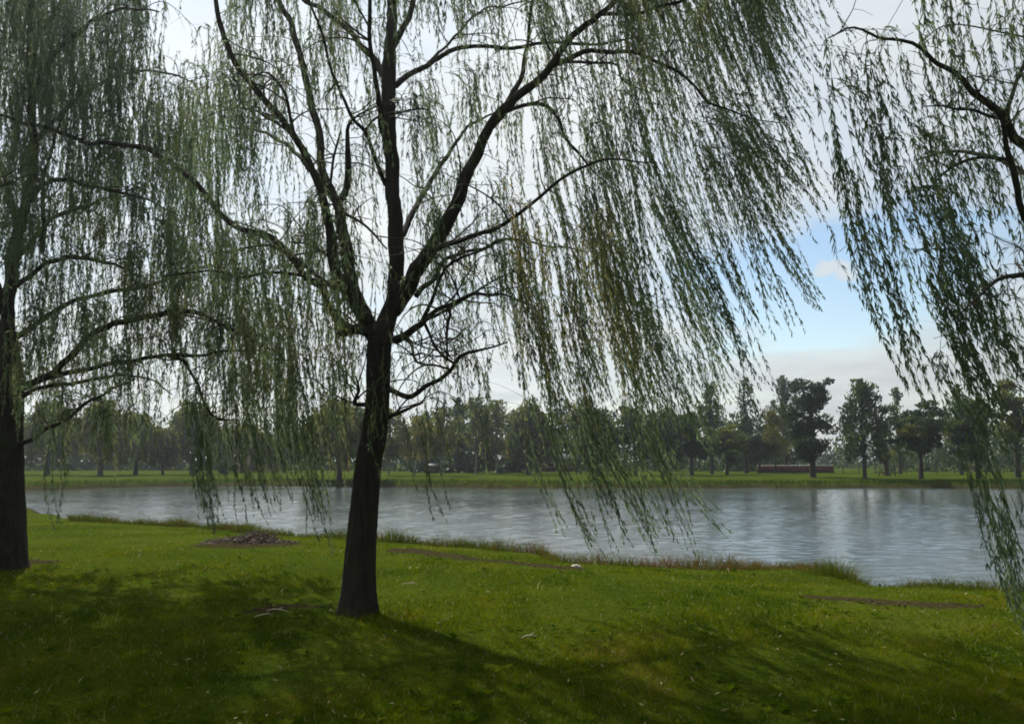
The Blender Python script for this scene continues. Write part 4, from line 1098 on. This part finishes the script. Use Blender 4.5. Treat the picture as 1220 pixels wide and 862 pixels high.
x, y = scatter(560000, 3.6, 30, 2)
sd = lake_sd(x, y); mu_ = mud(x, y)
clump = .5 + .5 * wob(x, y, 13.0, 6) + .4 * wob(x, y, 31.0, 10)
keep = (sd > 0.15) & (clump + rng.uniform(-.25, .25, len(x)) > mu_ * .92)
patch = wob(x, y, 1.1) + .6 * wob(x, y, 3.7, 8)
keep &= rng.uniform(-1.6, .5, len(x)) < patch + .4
x, y, sd, patch = x[keep], y[keep], sd[keep], patch[keep]
z = height(x, y, sd) - .01
hh = (0.026 + 0.030 * np.clip(patch + .3, 0, 1) + .030 * np.clip(wob(x, y, 6.0, 9) - .15, 0, 1)) * rng.uniform(.5, 1.5, len(x))
tall = rng.uniform(0, 1, len(x)) < .006
hh = np.where(tall, hh * 2.6, hh)
tint = np.clip(.46 + .26 * wob(x, y, .9, 12) + .42 * wob(x, y, 2.9, 4) + .34 * wob(x, y, 8.0, 10) + rng.normal(0, .14, len(x)), 0, .9)
tint = np.where(rng.uniform(0, 1, len(x)) < .03, 1.0, tint)
blades('lawn_grass', x, y, z, hh, np.clip(.0045 * y / 6, .004, .013), rng.uniform(.15, .9, len(x)), tint, M_GRASS, 'short green lawn grass under the willows', 'grass')

# crumbs of soil on the bare earth
gc = Geo()
for (cx_, cy_, a_, b_) in mud_spots:
    n = int(45 * math.sqrt(a_ * b_) / .3)
    x_ = cx_ + rng.normal(0, .42, n) * a_; y_ = cy_ + rng.normal(0, .42, n) * b_
    h_ = height(x_, y_)
    for k in range(n):
        s_ = rng.uniform(.006, .022); c0 = np.array([x_[k], y_[k], h_[k] + .02 + s_ * .4]); q = rng.normal(1, .25, 6) * s_
        v = c0 + np.array([[q[0], 0, 0], [-q[1], 0, 0], [0, q[2], 0], [0, -q[3], 0], [0, 0, q[4] * .7], [0, 0, -q[5]]])
        gc.add(v, [(0, 2, 4), (2, 1, 4), (1, 3, 4), (3, 0, 4), (2, 0, 5), (1, 2, 5), (3, 1, 5), (0, 3, 5)])
tag(gc.build('soil_crumbs', M_DIRT), 'crumbs of bare earth on the worn patches of the lawn', 'soil', kind='stuff')
# broad-leaved lawn weeds: flat rosettes
gw = Geo()
x, y = scatter(2600, 3.9, 16, 2, .5)
kp = (wob(x, y, 1.7, 2) + rng.normal(0, .3, len(x)) > .1); x, y = x[kp], y[kp]
sd = lake_sd(x, y); zz_ = height(x, y, sd)
for x_, y_, z_ in zip(x, y, zz_):
    k = rng.integers(5, 10); a = np.arange(k) * 2 * math.pi / k + rng.uniform(0, 6) + rng.normal(0, .2, k); l_ = rng.uniform(.025, .06) * rng.uniform(.7, 1.2, k)
    d = np.stack([np.cos(a), np.sin(a), np.full(k, .75)], 1); w = np.stack([-np.sin(a), np.cos(a), 0 * a], 1) * (l_ * .28)[:, None]
    c0 = np.array([x_, y_, z_ + .012])
    v = np.stack([c0 + d * 0 * l_[:, None], c0 + d * (l_ * .55)[:, None] + w, c0 + d * l_[:, None] * np.array([1, 1, .8]), c0 + d * (l_ * .55)[:, None] - w], 1).reshape(-1, 3)
    gw.add(v, np.arange(k)[:, None] * 4 + np.arange(4), np.clip(.25 + rng.normal(0, .18) + rng.normal(0, .05, k), 0, .85))
tag(gw.build('lawn_weeds', M_GRASS, attr='tint'), 'small broad-leaved weeds growing in the lawn', 'weeds', kind='stuff')
x, y = scatter(420, 4.2, 22, 2, .5)
sd = lake_sd(x, y); kp = sd > .6; x, y, sd = x[kp], y[kp], sd[kp]
n = len(x); a = rng.uniform(0, 6.28, n); ln_ = rng.uniform(.016, .036, n)
dv = np.stack([np.cos(a) * ln_, np.sin(a) * ln_, rng.normal(0, .012, n)], 1); wv = np.stack([-np.sin(a) * .006, np.cos(a) * .006, rng.normal(0, .003, n)], 1)
c = np.stack([x, y, height(x, y, sd) + rng.uniform(.02, .05, n)], 1)
v = np.stack([c - dv, c + wv, c + dv, c - wv], 1).reshape(-1, 3)
M_FALLEN = leaf_mat('fallen_leaf', [(0, (0.12, 0.09, 0.03)), (.6, (0.26, 0.21, 0.08)), (1, (0.42, 0.36, 0.20))], .2)
tag(mesh_obj('fallen_leaves', v, [np.arange(n)[:, None] * 4 + np.arange(4)], M_FALLEN, attrs={'tint': rng.uniform(0, 1, n)}), 'dry yellow willow leaves scattered over the lawn', 'leaves', kind='stuff')

# rough herbage along the near water edge
npt = len(poly); nearv = np.array([k for k in range(npt) if poly[k][1] < 46 and abs(poly[k][0]) < 34 and (poly[k][1] < 30 or poly[k][0] < -14)])
k = nearv[rng.integers(0, len(nearv), 220000)]; t = rng.uniform(0, 1, len(k))[:, None]
pp = poly[k] * (1 - t) + poly[(k + 1) % npt] * t + rng.normal(0, .75, (len(k), 2))
x, y = pp[:, 0], pp[:, 1]
sd = lake_sd(x, y)
wband = 1.0 + .8 * wob(x, y, .9, 3)
keep = (sd > .03) & (sd < wband) & (y > 8) & (x / y * F > -520)
x, y, sd = x[keep], y[keep], sd[keep]
pxx = W / 2 + x / y * F
red = np.clip(1 - np.abs(pxx - 780) / 260, 0, 1)
tf = np.clip(.50 + .55 * wob(x, y, 1.9, 5) + .25 * wob(x, y, 6.5, 1), .12, 1)
print('weeds', len(x))
blades('bank_weeds', x, y, height(x, y, sd) - .02, tf * rng.uniform(.12, .58, len(x)) * np.where((pxx > 460) & (pxx < 1010), 1.45, 1.1) * np.clip(1.25 - sd / 1.6, .25, 1), np.clip(.007 * y / 12, .005, .018), rng.uniform(.2, 1.3, len(x)),
       np.clip(.36 + .26 * red + .38 * wob(x, y, 2.9, 9) + rng.normal(0, .15, len(x)), 0, 1), M_WEED, 'rough green and reddish weeds along the near water edge', 'weeds')

# far-bank grass fringe
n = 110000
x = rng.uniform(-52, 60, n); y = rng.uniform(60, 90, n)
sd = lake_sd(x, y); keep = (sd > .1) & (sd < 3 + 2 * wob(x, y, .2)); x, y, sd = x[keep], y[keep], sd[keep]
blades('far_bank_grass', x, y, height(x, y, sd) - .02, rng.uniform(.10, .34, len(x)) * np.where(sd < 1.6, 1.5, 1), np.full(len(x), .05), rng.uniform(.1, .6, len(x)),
       np.clip(np.where(sd < 1.8, .06, .36) + .3 * wob(x, y, .6, 5) + rng.normal(0, .10, len(x)), 0, 1), M_WEED, 'grassy fringe of the far shore', 'grass')  # lower fringe tinted dark to paint the shade on the bank face

# ------------------------------------------------------------------ light
AZ = R(-30); EL = R(50)       # ahead of the camera and to the left
sdir = np.array([math.sin(AZ) * math.cos(EL), math.cos(AZ) * math.cos(EL), math.sin(EL)])
sl = bpy.data.lights.new('sun', 'SUN'); sl.energy = 5.0; sl.angle = R(0.9); sl.color = (1.0, 0.95, 0.86)
so = bpy.data.objects.new('sun', sl); COL.objects.link(so)
so.rotation_euler = Vector(sdir).to_track_quat('Z', 'Y').to_euler()
so.location = (0, 0, 30)

world = bpy.data.worlds.new('World'); scene.world = world
world.use_nodes = True
nt = world.node_tree; L = nt.links.new
for n in list(nt.nodes): nt.nodes.remove(n)
out = N(nt, 'ShaderNodeOutputWorld'); bg = N(nt, 'ShaderNodeBackground', Strength=0.10)
sky = N(nt, 'ShaderNodeTexSky'); sky.sky_type = 'NISHITA'; sky.sun_disc = False
sky.sun_elevation = EL; sky.sun_rotation = AZ; sky.air_density = 1.2; sky.dust_density = 0.3
tc = N(nt, 'ShaderNodeTexCoord'); sx = N(nt, 'ShaderNodeSeparateXYZ'); L(tc.outputs['Generated'], sx.inputs[0])
zz = N(nt, 'ShaderNodeMath', operation='MAXIMUM'); zz.inputs[1].default_value = 0.0; L(sx.outputs['Z'], zz.inputs[0])
za = N(nt, 'ShaderNodeMath', operation='ADD'); za.inputs[1].default_value = 0.12; L(zz.outputs[0], za.inputs[0])
dx = N(nt, 'ShaderNodeMath', operation='DIVIDE'); L(sx.outputs['X'], dx.inputs[0]); L(za.outputs[0], dx.inputs[1])
dy = N(nt, 'ShaderNodeMath', operation='DIVIDE'); L(sx.outputs['Y'], dy.inputs[0]); L(za.outputs[0], dy.inputs[1])
cb = N(nt, 'ShaderNodeCombineXYZ'); L(dx.outputs[0], cb.inputs[0]); L(dy.outputs[0], cb.inputs[1])
cn = N(nt, 'ShaderNodeTexNoise', Scale=0.75, Detail=8.0, Roughness=0.6, Distortion=0.5); L(cb.outputs[0], cn.inputs['Vector'])
# a clear opening in the cloud around one direction of the sky
gd = norm(ray(1010, 345))
vm = N(nt, 'ShaderNodeVectorMath', operation='NORMALIZE'); L(tc.outputs['Generated'], vm.inputs[0])
wn = N(nt, 'ShaderNodeTexNoise', Scale=26.0, Detail=5.0, Roughness=0.6); L(vm.outputs[0], wn.inputs['Vector'])
wc = N(nt, 'ShaderNodeVectorMath', operation='SUBTRACT'); wc.inputs[1].default_value = (.5, .5, .5); L(wn.outputs['Color'], wc.inputs[0])
ws = N(nt, 'ShaderNodeVectorMath', operation='SCALE'); ws.inputs['Scale'].default_value = 0.05; L(wc.outputs[0], ws.inputs[0])
wv_ = N(nt, 'ShaderNodeVectorMath', operation='ADD'); L(vm.outputs[0], wv_.inputs[0]); L(ws.outputs[0], wv_.inputs[1])


def lobe(center, scale, fmin, fmax, tmin, tmax):
    sb = N(nt, 'ShaderNodeVectorMath', operation='SUBTRACT'); sb.inputs[1].default_value = tuple(center); L(wv_.outputs[0], sb.inputs[0])
    ml = N(nt, 'ShaderNodeVectorMath', operation='MULTIPLY'); ml.inputs[1].default_value = scale; L(sb.outputs[0], ml.inputs[0])
    ln = N(nt, 'ShaderNodeVectorMath', operation='LENGTH'); L(ml.outputs[0], ln.inputs[0])
    mr_ = N(nt, 'ShaderNodeMapRange'); L(ln.outputs['Value'], mr_.inputs[0])
    for k_, v_ in (('From Min', fmin), ('From Max', fmax), ('To Min', tmin), ('To Max', tmax)): mr_.inputs[k_].default_value = v_
    return mr_


gp = lobe(gd, (0.42, 0.42, 1.0), 0.025, 0.10, -0.20, 0.16)       # a long clear strip low in the sky
pf = lobe(norm(ray(994, 323)), (1, 1, 2.4), 0.012, 0.034, 0.34, 0.0)   # one small puff inside it
sm0 = N(nt, 'ShaderNodeMath', operation='ADD'); L(cn.outputs[0], sm0.inputs[0]); L(gp.outputs[0], sm0.inputs[1])
sm = N(nt, 'ShaderNodeMath', operation='ADD'); L(sm0.outputs[0], sm.inputs[0]); L(pf.outputs[0], sm.inputs[1])
cr = ramp(nt, [(0.40, (0, 0, 0)), (0.52, (.55, .55, .55)), (0.72, (1, 1, 1))]); L(sm.outputs[0], cr.inputs[0])
# cloud brightness: towards the sun the thin cloud glows
sdp = N(nt, 'ShaderNodeVectorMath', operation='DOT_PRODUCT'); sdp.inputs[1].default_value = tuple(sdir); L(vm.outputs[0], sdp.inputs[0])
gl = N(nt, 'ShaderNodeMapRange'); gl.inputs['From Min'].default_value = -0.3; gl.inputs['From Max'].default_value = 1.0
gl.inputs['To Min'].default_value = 0.0; gl.inputs['To Max'].default_value = 1.0; L(sdp.outputs['Value'], gl.inputs[0])
gpw = N(nt, 'ShaderNodeMath', operation='POWER'); gpw.inputs[1].default_value = 1.2; L(gl.outputs[0], gpw.inputs[0])
gml = N(nt, 'ShaderNodeMath', operation='MULTIPLY_ADD'); gml.inputs[1].default_value = 5.9; gml.inputs[2].default_value = 2.1; L(gpw.outputs[0], gml.inputs[0])
c2 = N(nt, 'ShaderNodeTexNoise', Scale=1.6, Detail=6.0, Roughness=0.6); L(cb.outputs[0], c2.inputs['Vector'])
c2r = ramp(nt, [(0.3, (0.82, 0.89, 0.92)), (0.62, (1.0, 1.04, 1.04))]); L(c2.outputs[0], c2r.inputs[0])
cm = N(nt, 'ShaderNodeVectorMath', operation='SCALE'); L(c2r.outputs[0], cm.inputs[0]); L(gml.outputs[0], cm.inputs['Scale'])
mx = N(nt, 'ShaderNodeMix', data_type='RGBA'); L(cr.outputs[0], mx.inputs['Factor']); L(sky.outputs[0], mx.inputs['A']); L(cm.outputs[0], mx.inputs['B'])
L(mx.outputs['Result'], bg.inputs['Color']); L(bg.outputs[0], out.inputs[0])

# ------------------------------------------------------------------ summer haze over the park
m, nt, out = new_mat('haze_air')
pv = N(nt, 'ShaderNodeVolumePrincipled', Density=0.0006, Anisotropy=0.8); pv.inputs['Color'].default_value = (0.86, 0.93, 1.0, 1)
nt.links.new(pv.outputs[0], out.inputs['Volume'])
g = Geo(); g.box(-600, 600, -90, 780, -3.0, 13.0)
hz = g.build('haze', m); tag(hz, 'thin pale summer haze in the air over the park', 'haze', kind='stuff')

scene.view_settings.view_transform = 'Standard'
scene.view_settings.look = 'None'
scene.view_settings.exposure = 0.45
scene.view_settings.gamma = 1.0
scene.cycles.pixel_filter_type = 'BLACKMAN_HARRIS'
scene.cycles.filter_width = 1.8
scene.cycles.max_bounces = 6
scene.cycles.diffuse_bounces = 3
scene.cycles.glossy_bounces = 3
scene.cycles.transmission_bounces = 3
